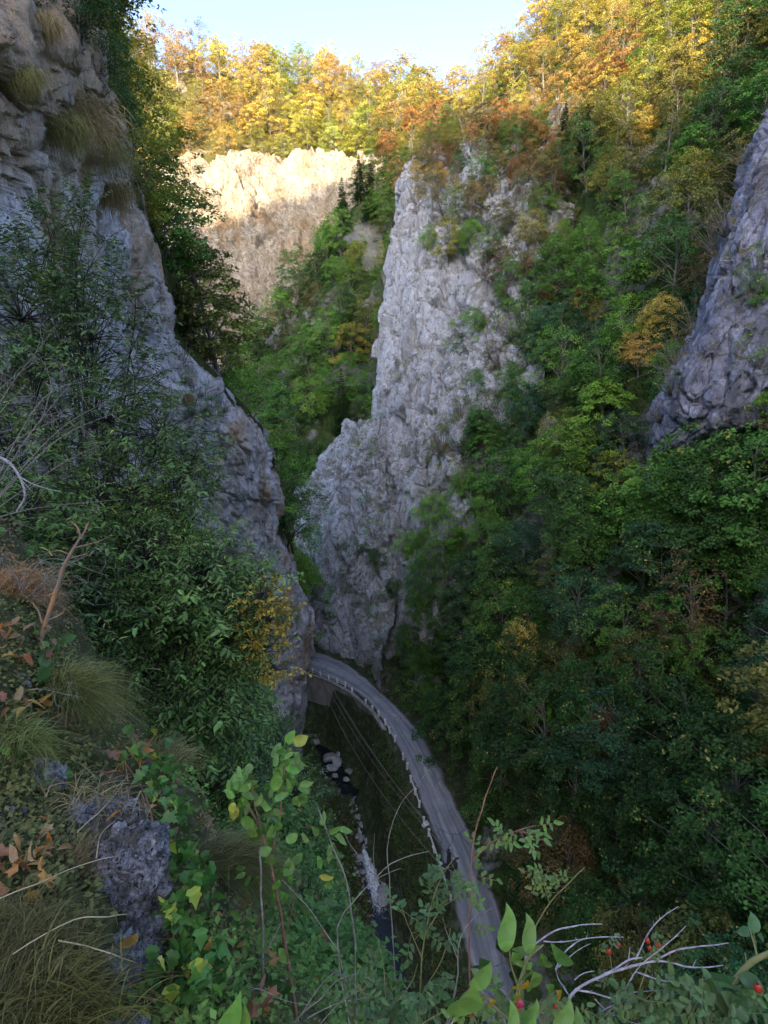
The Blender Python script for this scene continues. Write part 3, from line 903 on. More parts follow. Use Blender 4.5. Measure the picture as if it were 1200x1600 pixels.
# colours of the foliage, linear
PAL = {
    'deep green': (0.045, 0.115, 0.032), 'dark green': (0.068, 0.165, 0.040), 'mid green': (0.11, 0.255, 0.045), 'fresh green': (0.17, 0.34, 0.055),
    'blue-green': (0.055, 0.15, 0.070), 'olive green': (0.17, 0.175, 0.048), 'yellow-green': (0.30, 0.32, 0.055), 'yellow': (0.58, 0.48, 0.11),
    'golden': (0.52, 0.40, 0.11), 'orange': (0.45, 0.29, 0.10), 'rust-brown': (0.36, 0.18, 0.065), 'brown-green': (0.165, 0.125, 0.055),
    'pale green': (0.38, 0.44, 0.11),
}
LAND = [   # landmarks people can find, in pixels of the photograph
    (250, 90, 'on the skyline just right of the left cliff top'), (330, 70, 'on the skyline above the cream rock face'), (420, 110, 'on the sunlit back ridge, mid skyline'),
    (500, 110, 'on the sunlit back ridge left of the notch'), (590, 130, 'on the sunlit ridge beside the sky notch'), (660, 160, 'at the low notch of the skyline'),
    (280, 190, 'above the left end of the cream rock face'), (370, 200, 'on the rim above the cream rock face'), (460, 210, 'on the rim over the cream face'),
    (540, 220, 'above the right end of the cream face'), (620, 230, 'below the skyline notch'),
    (180, 60, 'on top of the left cliff'), (230, 180, 'behind the left cliff top'), (280, 290, 'over the upper edge of the left cliff'), (340, 400, 'beside the left cliff, below the cream face'),
    (390, 500, 'behind the left cliff at mid height'), (430, 600, 'over the shoulder of the left cliff'), (450, 700, 'in the cleft beside the lower left cliff'), (455, 860, 'in the dark cleft above the road end'),
    (500, 400, 'on the wooded side right of the cream face'), (580, 300, 'by the grey pinnacle under the ridge'), (560, 420, 'left of the pale spur top'), (520, 520, 'in the green middle valley'),
    (560, 620, 'left of the pale spur foot'), (500, 680, 'above the low buttress'), (480, 600, 'in the centre of the middle valley'),
    (650, 280, 'on the tip of the pale spur'), (700, 350, 'on the ledge of the pale spur'), (740, 200, 'on the crest above the pale spur'), (800, 300, 'among rocks above the pale spur'),
    (820, 470, 'right of the pale spur on the rock ledge'), (620, 600, 'in the crack of the pale spur'), (720, 640, 'at the right foot of the pale spur'), (640, 700, 'halfway down the pale spur'), (570, 760, 'in the groove of the low buttress'),
    (560, 880, 'on the rock above the road bend'), (780, 90, 'on the right skyline below the sky edge'), (860, 40, 'at the top of the sunlit right slope'), (950, 60, 'high on the sunlit right slope'),
    (1050, 70, 'high on the yellow right slope'), (1150, 80, 'in the top right corner'), (880, 180, 'at the sunlit line of the right slope'), (980, 200, 'by the lit rock patches at upper right'),
    (1080, 200, 'under the yellow crest at right'), (1160, 220, 'above the blue-grey outcrop'), (900, 320, 'on the upper right slope'), (1000, 340, 'mid upper right slope'), (1080, 360, 'left of the outcrop top'),
    (900, 450, 'above the middle of the right slope'), (1000, 480, 'left of the outcrop on the right slope'), (1150, 480, 'growing on the outcrop'), (880, 580, 'on the middle right slope'), (970, 600, 'just left of the outcrop foot'),
    (780, 720, 'below the spur on the right slope'), (880, 720, 'in the middle of the right slope'), (980, 760, 'under the outcrop'), (1100, 770, 'directly below the outcrop foot'), (1170, 700, 'at the right edge over the outcrop foot'),
    (680, 800, 'beside the lower spur'), (640, 900, 'above the bend, right of the buttress'), (740, 880, 'on the lower right slope above the road'), (840, 880, 'in the lower middle of the right slope'),
    (950, 900, 'on the dark lower right slope'), (1060, 900, 'on the shaded slope below the outcrop'), (1160, 900, 'at the right edge, mid height'), (650, 1000, 'just above the road bend'), (740, 1020, 'uphill of the road bend'),
    (840, 1030, 'by the yellow hazel patch on the slope'), (940, 1040, 'low on the dark right slope'), (1050, 1040, 'in the shaded right woods'), (1160, 1060, 'at the right edge in deep shade'),
    (720, 1140, 'on the bank above the road'), (800, 1160, 'uphill of the straight road'), (900, 1180, 'in the dark hollow right of the road'), (1010, 1190, 'deep in the lower right woods'), (1130, 1200, 'at the right edge of the lower woods'),
    (800, 1280, 'beside the near road'), (880, 1320, 'in the dark wood by the near road'), (980, 1330, 'in the dark lower right wood'), (1100, 1350, 'in the darkest lower right corner'),
    (860, 1450, 'over the nearest stretch of road'), (1000, 1480, 'behind the grey dead branches'), (1130, 1500, 'behind the curved stem at lower right'),
    (600, 1150, 'on the bank between stream and road'), (640, 1300, 'on the dark bank under the guard rail'), (520, 1300, 'beside the stream'), (560, 1500, 'over the lower stream'),
]
LXY = np.array([(l[0], l[1]) for l in LAND], float)
TREES = []         # (kind, colour name, position, scale, tilt)
GROUPS = {'right': 'trees on the forested right slope', 'mid': 'trees on the wooded middle valley side', 'left': 'trees behind the edge of the left cliff',
          'hill': 'trees on the sunlit ridge', 'spur': 'bushes and small trees rooted on the pale rock spur', 'crag': 'bushes rooted on the outcrop', 'bank': 'bushes on the stream bank', 'lcliff': 'bushes rooted on the left cliff'}

def poisson(surf, n, mind, rng, keep, urange=(0, 1), vrange=(0, 1), scale_with=None):
    p, nn, u, v = surf.sample(n, rng, urange, vrange)
    x, y, d = pix(p)
    ok = keep(x, y, d, p, nn)
    p, nn, x, y, d = p[ok], nn[ok], x[ok], y[ok], d[ok]
    sel = []
    P = np.zeros((0, 3))
    for i in range(len(p)):
        md = mind if scale_with is None else mind * scale_with(x[i], y[i], d[i])
        if len(P) and (np.sum((P - p[i]) ** 2, 1) < md * md).any(): continue
        P = np.concatenate([P, p[i:i + 1]]); sel.append(i)
    return p[sel], nn[sel], x[sel], y[sel], d[sel]

rng = np.random.RandomState(21)

def pick(w):
    k = list(w); pr = np.array([w[a] for a in k], float); return k[rng.choice(len(k), p=pr / pr.sum())]

def in_frame(x, y, m=90): return (x > -m) & (x < 1200 + m) & (y > -m - 60) & (y < 1600 + m)

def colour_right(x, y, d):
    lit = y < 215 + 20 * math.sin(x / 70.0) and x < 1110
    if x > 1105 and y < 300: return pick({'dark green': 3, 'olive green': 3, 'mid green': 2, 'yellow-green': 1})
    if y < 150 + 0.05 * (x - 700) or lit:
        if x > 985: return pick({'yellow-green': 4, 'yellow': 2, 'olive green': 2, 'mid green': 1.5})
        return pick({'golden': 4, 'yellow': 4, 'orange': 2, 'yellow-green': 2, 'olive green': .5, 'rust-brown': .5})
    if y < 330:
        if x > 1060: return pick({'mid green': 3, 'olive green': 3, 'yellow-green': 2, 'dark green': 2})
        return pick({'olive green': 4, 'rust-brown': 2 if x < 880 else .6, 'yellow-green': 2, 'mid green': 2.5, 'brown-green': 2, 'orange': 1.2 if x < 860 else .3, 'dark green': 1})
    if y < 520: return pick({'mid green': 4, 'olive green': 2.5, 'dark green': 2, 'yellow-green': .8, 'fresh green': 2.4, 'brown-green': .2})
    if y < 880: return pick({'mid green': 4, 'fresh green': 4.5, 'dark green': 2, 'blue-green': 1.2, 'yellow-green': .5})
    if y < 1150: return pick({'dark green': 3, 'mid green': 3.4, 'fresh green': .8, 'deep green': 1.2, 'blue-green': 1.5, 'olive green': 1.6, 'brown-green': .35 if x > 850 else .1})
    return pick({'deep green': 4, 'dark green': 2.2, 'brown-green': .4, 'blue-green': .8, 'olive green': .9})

def road_ok(p, gap=1.6):
    s, hw, zr, idx = road_side(p[:, 0], p[:, 1])
    return (np.abs(s) > hw + gap) | (p[:, 2] > zr + 14)

# right slope
def keep_r(x, y, d, p, nn):
    k = in_frame(x, y, 70) & road_ok(p, 2.6)
    k &= ~((x > 1195) & (y > 200) & (y < 640))
    return k
p, nn, x, y, d = poisson(right_slope, 12000, 5.6, rng, keep_r, (0.02, 1), (0.0, 1), lambda x, y, d: (0.80 + 0.0058 * (d - 50) if d > 50 else .8) * (.72 if y < 240 else 1))
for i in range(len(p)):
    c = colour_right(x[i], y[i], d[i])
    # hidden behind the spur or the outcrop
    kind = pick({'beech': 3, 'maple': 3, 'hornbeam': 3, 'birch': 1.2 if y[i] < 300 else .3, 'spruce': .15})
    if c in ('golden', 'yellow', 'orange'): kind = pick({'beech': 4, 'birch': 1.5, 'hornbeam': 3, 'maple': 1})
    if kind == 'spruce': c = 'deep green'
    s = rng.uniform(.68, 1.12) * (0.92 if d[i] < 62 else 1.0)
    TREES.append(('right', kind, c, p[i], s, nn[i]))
n_right = len(TREES)

# middle valley
p, nn, x, y, d = poisson(mid_slope, 4000, 6.0, rng, lambda x, y, d, p, nn: in_frame(x, y) & (x < 690) & (y < 980), (0.08, 1), (0, .93))
for i in range(len(p)):
    if y[i] > 560 and x[i] > 620: continue
    kind = pick({'beech': 3, 'maple': 3, 'hornbeam': 3, 'spruce': 2.2 if y[i] < 430 else .5})
    c = 'deep green' if kind == 'spruce' else pick({'mid green': 4, 'fresh green': 3.2, 'dark green': 2, 'olive green': 1, 'yellow-green': .8 if y[i] > 350 else .2})
    TREES.append(('mid', kind, c, p[i], rng.uniform(.85, 1.25), nn[i]))
n_mid = len(TREES) - n_right

# behind the left wall
p, nn, x, y, d = poisson(left_slope, 4000, 4.6, rng, lambda x, y, d, p, nn: in_frame(x, y), (0.04, .96), (0.25, .98), lambda x, y, d: np.clip(d / 50, .6, 1.25))
for i in range(len(p)):
    kind = pick({'beech': 3, 'maple': 2, 'hornbeam': 3})
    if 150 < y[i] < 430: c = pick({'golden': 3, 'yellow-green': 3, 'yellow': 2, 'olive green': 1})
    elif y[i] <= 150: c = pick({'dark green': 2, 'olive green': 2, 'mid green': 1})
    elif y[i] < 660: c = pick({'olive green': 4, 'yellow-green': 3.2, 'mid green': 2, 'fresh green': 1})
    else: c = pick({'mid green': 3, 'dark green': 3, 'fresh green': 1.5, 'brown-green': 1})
    TREES.append(('left', kind, c, p[i], np.clip(d[i] / 45, .5, 1.3) * rng.uniform(.85, 1.15), nn[i]))
n_left = len(TREES) - n_right - n_mid

# sunlit ridge
p, nn, x, y, d = poisson(back_hill, 5000, 7.2, rng, lambda x, y, d, p, nn: in_frame(x, y) & (x > 190) & (x < 700), (0.03, .97), (0.0, .97))
for i in range(len(p)):
    if x[i] < 420: c = pick({'orange': 4, 'golden': 4, 'yellow': 2, 'yellow-green': 1.6, 'rust-brown': .5})
    else: c = pick({'golden': 2.5, 'yellow': 3, 'yellow-green': 4, 'pale green': 2.5, 'orange': 2})
    kind = pick({'beech': 4, 'birch': 1.5, 'hornbeam': 3, 'maple': 2})
    if y[i] < 150 and rng.rand() < .3: kind, c = 'birch', pick({'rust-brown': 1, 'pale green': 1, 'olive green': 1, 'golden': 1})
    TREES.append(('hill', kind, c, p[i], rng.uniform(.8, 1.35) if rng.rand() < .72 else rng.uniform(1.5, 2.0), nn[i]))
n_hill = len(TREES) - n_right - n_mid - n_left

# bushes on the rock, placed one by one where the photograph has them: (px, py, kind, colour, size)
def on_surf(surf, px, py):
    P = surf.P.reshape(-1, 3)
    x, y, d = pix(P)
    q = (x - px) ** 2 + (y - py) ** 2
    c = np.argsort(q)[:6]
    k = c[np.argmin(d[c])]
    return P[k], surf.N.reshape(-1, 3)[k]
def keep_spur(x, y, d, p, nn):
    lim = 395 + 28 * np.sin(x / 37.0) - 55 * smooth(760, 640, x)
    right = (x > 785 - .28 * (y - 400) + 14 * np.sin(y / 23.0))
    edge = x > 655 + 12 * np.sin(y / 17.0)
    gap = fbm(p / 9.0 + 20, 2) < np.where(y < 400, .5, .3)
    return in_frame(x, y) & edge & gap & (((y < lim)) | (right & (y < 1050)))
p, nn, x, y, d = poisson(spur, 12000, 5.0, rng, keep_spur, (0.0, 1), (0.1, 1), lambda x, y, d: .8 if y < 400 else 1.0)
n_spur = len(p)
for i in range(len(p)):
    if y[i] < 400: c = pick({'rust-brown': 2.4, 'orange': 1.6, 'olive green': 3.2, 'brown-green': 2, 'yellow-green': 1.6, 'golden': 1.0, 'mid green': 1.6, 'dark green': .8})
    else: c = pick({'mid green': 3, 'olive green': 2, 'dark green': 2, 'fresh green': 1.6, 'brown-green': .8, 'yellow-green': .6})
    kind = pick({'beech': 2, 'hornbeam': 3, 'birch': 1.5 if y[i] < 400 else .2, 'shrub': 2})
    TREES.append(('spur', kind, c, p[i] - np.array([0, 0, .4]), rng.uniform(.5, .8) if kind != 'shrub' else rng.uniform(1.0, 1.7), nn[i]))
spots = [
    (spur, 'spur', [(665, 300, 'shrub', 'orange', .9), (652, 330, 'shrub', 'rust-brown', .7), (700, 400, 'maple', 'yellow-green', .85), (668, 385, 'hornbeam', 'fresh green', .6), (735, 385, 'hornbeam', 'fresh green', .7),
                    (700, 250, 'beech', 'rust-brown', .62), (735, 232, 'beech', 'orange', .7), (775, 215, 'hornbeam', 'rust-brown', .6), (720, 290, 'shrub', 'rust-brown', 1.5), (690, 330, 'shrub', 'olive green', 1.3),
                    (760, 300, 'hornbeam', 'brown-green', .5), (800, 270, 'hornbeam', 'olive green', .55), (790, 340, 'shrub', 'orange', 1.2), (835, 330, 'hornbeam', 'olive green', .5), (870, 300, 'beech', 'mid green', .62),
                    (850, 390, 'hornbeam', 'yellow-green', .5), (890, 370, 'beech', 'olive green', .6), (800, 430, 'shrub', 'rust-brown', 1.5), (785, 470, 'hornbeam', 'olive green', .45), (815, 500, 'shrub', 'mid green', 1.6),
                    (850, 470, 'hornbeam', 'rust-brown', .4), (780, 400, 'shrub', 'yellow', 1.1), (860, 530, 'beech', 'mid green', .55), (830, 560, 'shrub', 'dark green', 1.5), (880, 600, 'maple', 'mid green', .6),
                    (625, 590, 'shrub', 'olive green', 1.1), (637, 570, 'shrub', 'yellow-green', .7), (606, 612, 'shrub', 'brown-green', .8), (600, 650, 'shrub', 'mid green', .6), (720, 640, 'shrub', 'olive green', 1.5), (745, 660, 'hornbeam', 'mid green', .45),
                    (700, 670, 'shrub', 'mid green', 1.1), (735, 700, 'hornbeam', 'olive green', .5), (690, 700, 'shrub', 'brown-green', 1.3), (650, 710, 'shrub', 'dark green', .9), (630, 705, 'shrub', 'mid green', .7), (765, 640, 'shrub', 'dark green', 1.4),
                    (770, 700, 'maple', 'mid green', .6), (800, 640, 'hornbeam', 'dark green', .55), (720, 760, 'hornbeam', 'fresh green', .5), (690, 780, 'shrub', 'yellow-green', 1.3), (660, 790, 'shrub', 'fresh green', 1.1), (750, 780, 'maple', 'mid green', .6),
                    (640, 860, 'maple', 'fresh green', .55), (660, 900, 'hornbeam', 'mid green', .6), (620, 930, 'hornbeam', 'dark green', .5), (650, 960, 'maple', 'mid green', .55), (700, 850, 'maple', 'mid green', .7), (690, 930, 'beech', 'dark green', .7),
                    (600, 800, 'shrub', 'dark green', .9), (615, 760, 'shrub', 'mid green', .7), (665, 455, 'shrub', 'mid green', .35), (712, 460, 'shrub', 'olive green', .5), (690, 545, 'shrub', 'blue-green', .4), (620, 640, 'shrub', 'olive green', .5),
                    (640, 1010, 'maple', 'dark green', .6), (655, 1040, 'hornbeam', 'dark green', .5), (660, 640, 'shrub', 'olive green', .5), (740, 560, 'shrub', 'olive green', .4), (630, 480, 'shrub', 'olive green', .35)]),
    (low_spur, 'spur', [(575, 700, 'shrub', 'mid green', 1.1), (566, 740, 'shrub', 'dark green', 1.1), (572, 790, 'shrub', 'dark green', 1.2), (560, 690, 'shrub', 'fresh green', .9), (585, 830, 'shrub', 'mid green', 1.3), (565, 860, 'shrub', 'dark green', 1.3),
                        (590, 880, 'hornbeam', 'dark green', .45), (555, 920, 'shrub', 'dark green', 1.1), (580, 940, 'shrub', 'mid green', 1.2), (530, 900, 'shrub', 'brown-green', .7), (510, 880, 'shrub', 'brown-green', .6),
                        (540, 860, 'shrub', 'dark green', .8), (600, 1000, 'shrub', 'dark green', 1.0), (598, 1055, 'shrub', 'mid green', .9), (575, 1040, 'shrub', 'olive green', .6), (606, 1075, 'shrub', 'olive green', .9), (505, 915, 'shrub', 'golden', .5)]),
    (crag, 'crag', [(1110, 380, 'shrub', 'brown-green', 1.5), (1060, 560, 'shrub', 'brown-green', 1.5), (1080, 500, 'shrub', 'olive green', 1.2), (1050, 600, 'shrub', 'dark green', 1.2), (1175, 470, 'hornbeam', 'mid green', .35), (1195, 440, 'shrub', 'fresh green', 1.3),
                    (1140, 415, 'shrub', 'brown-green', .9), (1190, 560, 'shrub', 'fresh green', 1.1), (1160, 250, 'shrub', 'olive green', .9), (1195, 660, 'shrub', 'yellow-green', 1.2), (1170, 700, 'hornbeam', 'dark green', .4), (1150, 735, 'shrub', 'dark green', 1.5),
                    (1100, 745, 'hornbeam', 'dark green', .45), (1040, 735, 'hornbeam', 'mid green', .45), (1135, 350, 'shrub', 'brown-green', 1.2), (1030, 650, 'shrub', 'brown-green', .8)]),
    (left_cliff, 'lcliff', [(120, 30, 'hornbeam', 'dark green', .32), (150, 90, 'hornbeam', 'olive green', .33), (165, 150, 'hornbeam', 'dark green', .34), (180, 110, 'hornbeam', 'dark green', .34), (128, 45, 'hornbeam', 'olive green', .30), (185, 200, 'hornbeam', 'dark green', .34),
                            (285, 560, 'shrub', 'olive green', .7), (290, 590, 'shrub', 'yellow-green', .55), (300, 640, 'shrub', 'mid green', .8), (325, 640, 'shrub', 'mid green', .7), (440, 700, 'shrub', 'brown-green', .6), (350, 640, 'shrub', 'brown-green', .5), (463, 970, 'shrub', 'dark green', .5),
                            (430, 1125, 'shrub', 'mid green', 1.4), (460, 1140, 'shrub', 'mid green', 1.2), (395, 1120, 'shrub', 'dark green', 1.3)]),
]
for surf, g, L in spots:
    for px, py, kind, c, s in L:
        q, n_ = on_surf(surf, px, py)
        h = VAR[kind][0][2] * s
        q = q + np.array([0, 0, -0.25 * h]) - 0.05 * n_
        TREES.append((g, kind, c, q, s, n_))
# hand-placed trees the photograph picks out on the right slope
for px, py, kind, c, s in [(828, 1040, 'birch', 'yellow', .75), (815, 1100, 'birch', 'golden', .55), (1020, 520, 'beech', 'yellow', .65), (995, 555, 'beech', 'golden', .5), (905, 470, 'hornbeam', 'orange', .5), (930, 490, 'hornbeam', 'golden', .45), (905, 250, 'spruce', 'deep green', .9),
                           (735, 1040, 'maple', 'blue-green', .75), (850, 1120, 'maple', 'fresh green', .6), (940, 660, 'maple', 'fresh green', .8), (920, 620, 'maple', 'mid green', .8), (960, 760, 'beech', 'yellow-green', .6), (700, 870, 'maple', 'yellow-green', .6), (930, 1150, 'birch', 'rust-brown', .6),
                           (1000, 900, 'birch', 'brown-green', .8), (1080, 1010, 'birch', 'brown-green', .85), (980, 1080, 'birch', 'olive green', .8), (1150, 560, 'shrub', 'mid green', 1.0), (1005, 850, 'maple', 'mid green', 1.15), (1050, 845, 'beech', 'fresh green', 1.1), (1095, 850, 'maple', 'mid green', 1.15), (1140, 850, 'hornbeam', 'dark green', 1.15), (1180, 840, 'maple', 'mid green', 1.15), (1072, 880, 'hornbeam', 'mid green', 1.1), (1120, 880, 'beech', 'dark green', 1.05), (870, 300, 'birch', 'mid green', .75)]:
    q, n_ = on_surf(right_slope, px, py + 25)
    TREES.append(('right', kind, c, q, s, n_))
# low bushes on the bank between stream and road
bx = np.array([at_z(a, b, -55) for a, b in [(640, 1330), (625, 1260), (600, 1210), (575, 1150), (655, 1390), (672, 1450), (650, 1480), (630, 1400), (560, 1130), (610, 1300)]])
for q in bx:
    z, s_, hw, idx = floor_height(q[0:1], q[1:2])
    if abs(s_[0]) < hw[0] + 2.2: continue
    TREES.append(('bank', 'shrub', pick({'deep green': 3, 'dark green': 1}), np.array([q[0], q[1], z[0] - .1]), rng.uniform(.6, .9), np.array([-.5, 0, .8])))

# which of them could be seen: drop what hides wholly behind the rock
VIS = []
from mathutils.bvhtree import BVHTree
def bvh_of(s, step=4):
    P = s.P[::step, ::step]
    F = grid_faces(P.shape[0], P.shape[1])
    return BVHTree.FromPolygons([Vector(v) for v in P.reshape(-1, 3)], [tuple(f) for f in F.tolist()])
BV = [bvh_of(s) for s in (left_cliff, spur, low_spur, crag)]
def hidden(c, h):
    for k in (0.35, .7, 1.0):
        for dx in (-.3, 0, .3):
            t = Vector((c[0] + dx * h, c[1], c[2] + h * k))
            L = t.length
            dv = t / L
            if not any(b.ray_cast(Vector((0, 0, 0)), dv, L - 0.6)[0] is not None for b in BV): return False
    return True
keep = []
for t in TREES:
    h = VAR[t[1]][0][2] * t[4]
    if t[0] in ('right', 'mid', 'left') and hidden(t[3], h): continue
    keep.append(t)
TREES = keep
from collections import Counter, defaultdict
print('trees', n_right, n_mid, n_left, n_hill, 'kept', len(TREES), Counter(t[1] for t in TREES), Counter(t[0] for t in TREES))

# labels: what it looks like, where it stands, and its place among its like there
NOUN = {'beech': 'broad tree', 'maple': 'round tree', 'hornbeam': 'bushy tree', 'birch': 'slender airy tree', 'spruce': 'conifer', 'shrub': 'shrub'}
CAT = {'beech': 'tree', 'maple': 'tree', 'hornbeam': 'tree', 'birch': 'tree', 'spruce': 'conifer', 'shrub': 'shrub'}
PLACE_OVERRIDE = {'bank': 'on the dark bank between stream and guard rail'}
buckets = defaultdict(list)
for k, (g, kind, c, q, s, n_) in enumerate(TREES):
    h = VAR[kind][0][2] * s
    x, y, d = pix(q + np.array([0, 0, h * .6]))
    i = int(((LXY - (x, y)) ** 2).sum(1).argmin())
    buckets[(c, NOUN[kind], PLACE_OVERRIDE.get(g, LAND[i][2]))].append((float(x), float(y), k))
ORD = ['first', 'second', 'third', 'fourth', 'fifth', 'sixth', 'seventh', 'eighth', 'ninth', 'tenth', 'eleventh', 'twelfth', 'thirteenth', 'fourteenth', 'fifteenth', 'sixteenth', 'seventeenth', 'eighteenth', 'nineteenth', 'twentieth']
LABEL = {}
for (c, noun, place), L in buckets.items():
    if len(L) == 1:
        LABEL[L[0][2]] = f'{c} {noun} {place}'
        continue
    vertical = (max(l[1] for l in L) - min(l[1] for l in L)) > (max(l[0] for l in L) - min(l[0] for l in L))
    L.sort(key=lambda l: l[1] if vertical else l[0])
    n = len(L)
    for j, l in enumerate(L):
        if vertical: w_ = 'highest' if j == 0 else ('lowest' if j == n - 1 else f'{ORD[j]} from top')
        else: w_ = 'leftmost' if j == 0 else ('rightmost' if j == n - 1 else f'{ORD[j]} from left')
        LABEL[l[2]] = f'{w_} {c} {noun} {place}'

def _short(l):
    l = l.split(); return ' '.join(l[:16]) if len(l) <= 16 else ' '.join(w for w in l if w not in ('the', 'of', 'just'))
def place_tree(k, g, kind, c, q, s, n_):
    vi = rng.randint(len(VAR[kind]))
    crown, trunk, H = VAR[kind][vi]
    t = thing(kind + '_tree' if kind != 'shrub' else 'shrub', _short(LABEL[k]), CAT[kind], tuple(q), GROUPS[g])
    o1 = add_obj('crown', crown, t); o2 = add_obj('trunk', trunk, t)
    f = np.array(PAL[c]) * rng.uniform(.85, 1.2) * (1 + rng.normal(size=3) * .05)
    if g == 'left': f = f * (1.5 if pix(q)[1] < 430 else 1.2)  # left-slope leaf colours brightened, most of all higher up, imitating backlit foliage
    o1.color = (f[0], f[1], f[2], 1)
    lean = 0.0 if kind == 'spruce' else (.22 if kind != 'shrub' else .45)
    up = Vector((n_[0] * lean, n_[1] * lean, 1)).normalized()
    t.rotation_mode = 'QUATERNION'
    t.rotation_quaternion = Vector((0, 0, 1)).rotation_difference(up) @ Quaternion((0, 0, 1), rng.uniform(0, 6.28))
    w_ = rng.uniform(.9, 1.15)
    t.scale = (s * w_, s * w_, s)
    return t
for k, t in enumerate(TREES): place_tree(k, *t)

# ------------------------------------------------------------------ undergrowth: leaf sprays over the wooded ground
def undergrowth(name, surf, n_cl, per, rng, cols, keep,  size=.2, spread=.55, off=.35, urange=(0, 1), vrange=(0, 1), kindmat=None):
    p, nn, u, v = surf.sample(n_cl, rng, urange, vrange)
    x, y, d = pix(p)
    ok = keep(x, y, d, p, nn); p, nn, x, y = p[ok], nn[ok], x[ok], y[ok]
    m = len(p)
    C = np.repeat(p + nn * off * rng.uniform(.3, 1.2, m)[:, None], per, 0)
    q = rand_dirs(m * per, rng) * (rng.uniform(.1, 1, m * per) ** .5)[:, None] * np.array([1, 1, .5]) * (spread * np.repeat(rng.uniform(.6, 1.5, m), per))[:, None]
    C = C + q
    Nn = np.array([0, 0, .9]) + np.repeat(nn, per, 0) * .5 + .7 * rand_dirs(m * per, rng)
    Nn /= np.linalg.norm(Nn, axis=1)[:, None]
    T = np.clip(np.repeat(rng.uniform(.15, .8, m), per) + rng.normal(size=m * per) * .15, 0, 1)
    s = rng.uniform(.7, 1.3, m * per) * size
    Q = leaf_quads(C, Nn, s, s * .6, rng, fold=.2)
    mats = [leaf_mat(f'{name}_leaf_{i}', tuple(v_ * 1.35 for v_ in c_), accent=(0.32, 0.16, 0.05), accent_from=.94) for i, c_ in enumerate(cols)]
    # patches of one colour
    pn = fbm(p / 7.0 + 3, 2)
    mi = np.clip(((pn + .55) / 1.1 * len(cols)).astype(int), 0, len(cols) - 1)
    F = np.arange(4 * len(Q)).reshape(-1, 4)
    me = make_mesh(name, Q.reshape(-1, 3), F, mats, T, np.repeat(mi, per), smooth_faces=False)
    return me, len(Q)

cnt = 0
me, n_ = undergrowth('undergrowth_right', right_slope, 19000, 18, np.random.RandomState(1), [(0.05, .115, .03), (.08, .10, .03), (.04, .09, .028), (.06, .12, .03)],
                     lambda x, y, d, p, nn: in_frame(x, y, 60) & road_ok(p, 1.0), size=.22, spread=.6, off=.5)
add_obj('undergrowth', me, kind='stuff', label='low leafy undergrowth between the trees of the right slope'); cnt += n_
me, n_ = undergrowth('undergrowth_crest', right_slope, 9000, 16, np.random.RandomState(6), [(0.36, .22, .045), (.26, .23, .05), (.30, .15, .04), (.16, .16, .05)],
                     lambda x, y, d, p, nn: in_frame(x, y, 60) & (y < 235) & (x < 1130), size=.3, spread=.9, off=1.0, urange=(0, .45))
add_obj('undergrowth', me, kind='stuff', label='golden scrub between the trees of the sunlit right crest'); cnt += n_
me, n_ = undergrowth('undergrowth_mid', mid_slope, 3500, 14, np.random.RandomState(2), [(0.06, .12, .03), (.10, .10, .03), (.05, .09, .03)],
                     lambda x, y, d, p, nn: in_frame(x, y, 60), size=.26, spread=.7, off=.5)
add_obj('undergrowth', me, kind='stuff', label='low green undergrowth of the middle valley side'); cnt += n_
me, n_ = undergrowth('undergrowth_left', left_slope, 3500, 14, np.random.RandomState(3), [(0.06, .09, .03), (.14, .11, .03), (.045, .08, .028)],
                     lambda x, y, d, p, nn: in_frame(x, y, 60), size=.16, spread=.4, off=.3, vrange=(.1, 1))
add_obj('undergrowth', me, kind='stuff', label='low growth behind the rim of the left wall'); cnt += n_
me, n_ = undergrowth('undergrowth_hill', back_hill, 3000, 14, np.random.RandomState(4), [(0.42, .24, .05), (.30, .26, .05), (.40, .15, .04)],
                     lambda x, y, d, p, nn: in_frame(x, y, 60), size=.45, spread=1.2, off=.8)
add_obj('undergrowth', me, kind='stuff', label='low orange and yellow scrub of the sunlit ridge'); cnt += n_
# thin plants in the cracks of the rock
def crack_keep(thr, zmin=.12):
    def f(x, y, d, p, nn):
        return in_frame(x, y, 30) & ((nn[:, 2] > zmin) | (fbm(p / 5.0 + 40, 3) > thr))
    return f
for nm, s_, n_cl, thr, cols, sz, sp, lab in (
    ('ledge_plants_spur', spur, 2600, .42, [(0.07, .10, .03), (.12, .10, .03), (.10, .065, .03)], .15, .28, 'small plants in the cracks of the pale spur'),
    ('ledge_plants_low', low_spur, 1100, .35, [(0.05, .085, .03), (.08, .08, .03)], .15, .28, 'small plants on the low buttress'),
    ('ledge_plants_crag', crag, 1300, .35, [(0.07, .09, .03), (.10, .075, .035)], .08, .16, 'brownish plants on the ledges of the outcrop'),
    ('ledge_plants_left', left_cliff, 2000, .62, [(0.09, .10, .03), (.12, .085, .035)], .07, .13, 'sparse plants on the left wall'),
    ('ledge_plants_far', far_cliff, 700, .55, [(0.12, .12, .03), (.16, .10, .03)], .4, .7, 'scrub on the ledges of the back wall')):
    me, n_ = undergrowth(nm, s_, n_cl, 10, np.random.RandomState(len(nm)), cols, crack_keep(thr, .22 if s_ in (left_cliff, far_cliff) else .3), size=sz, spread=sp, off=.1)
    add_obj('ledge_plants', me, kind='stuff', label=lab); cnt += n_
print('undergrowth leaves', cnt)
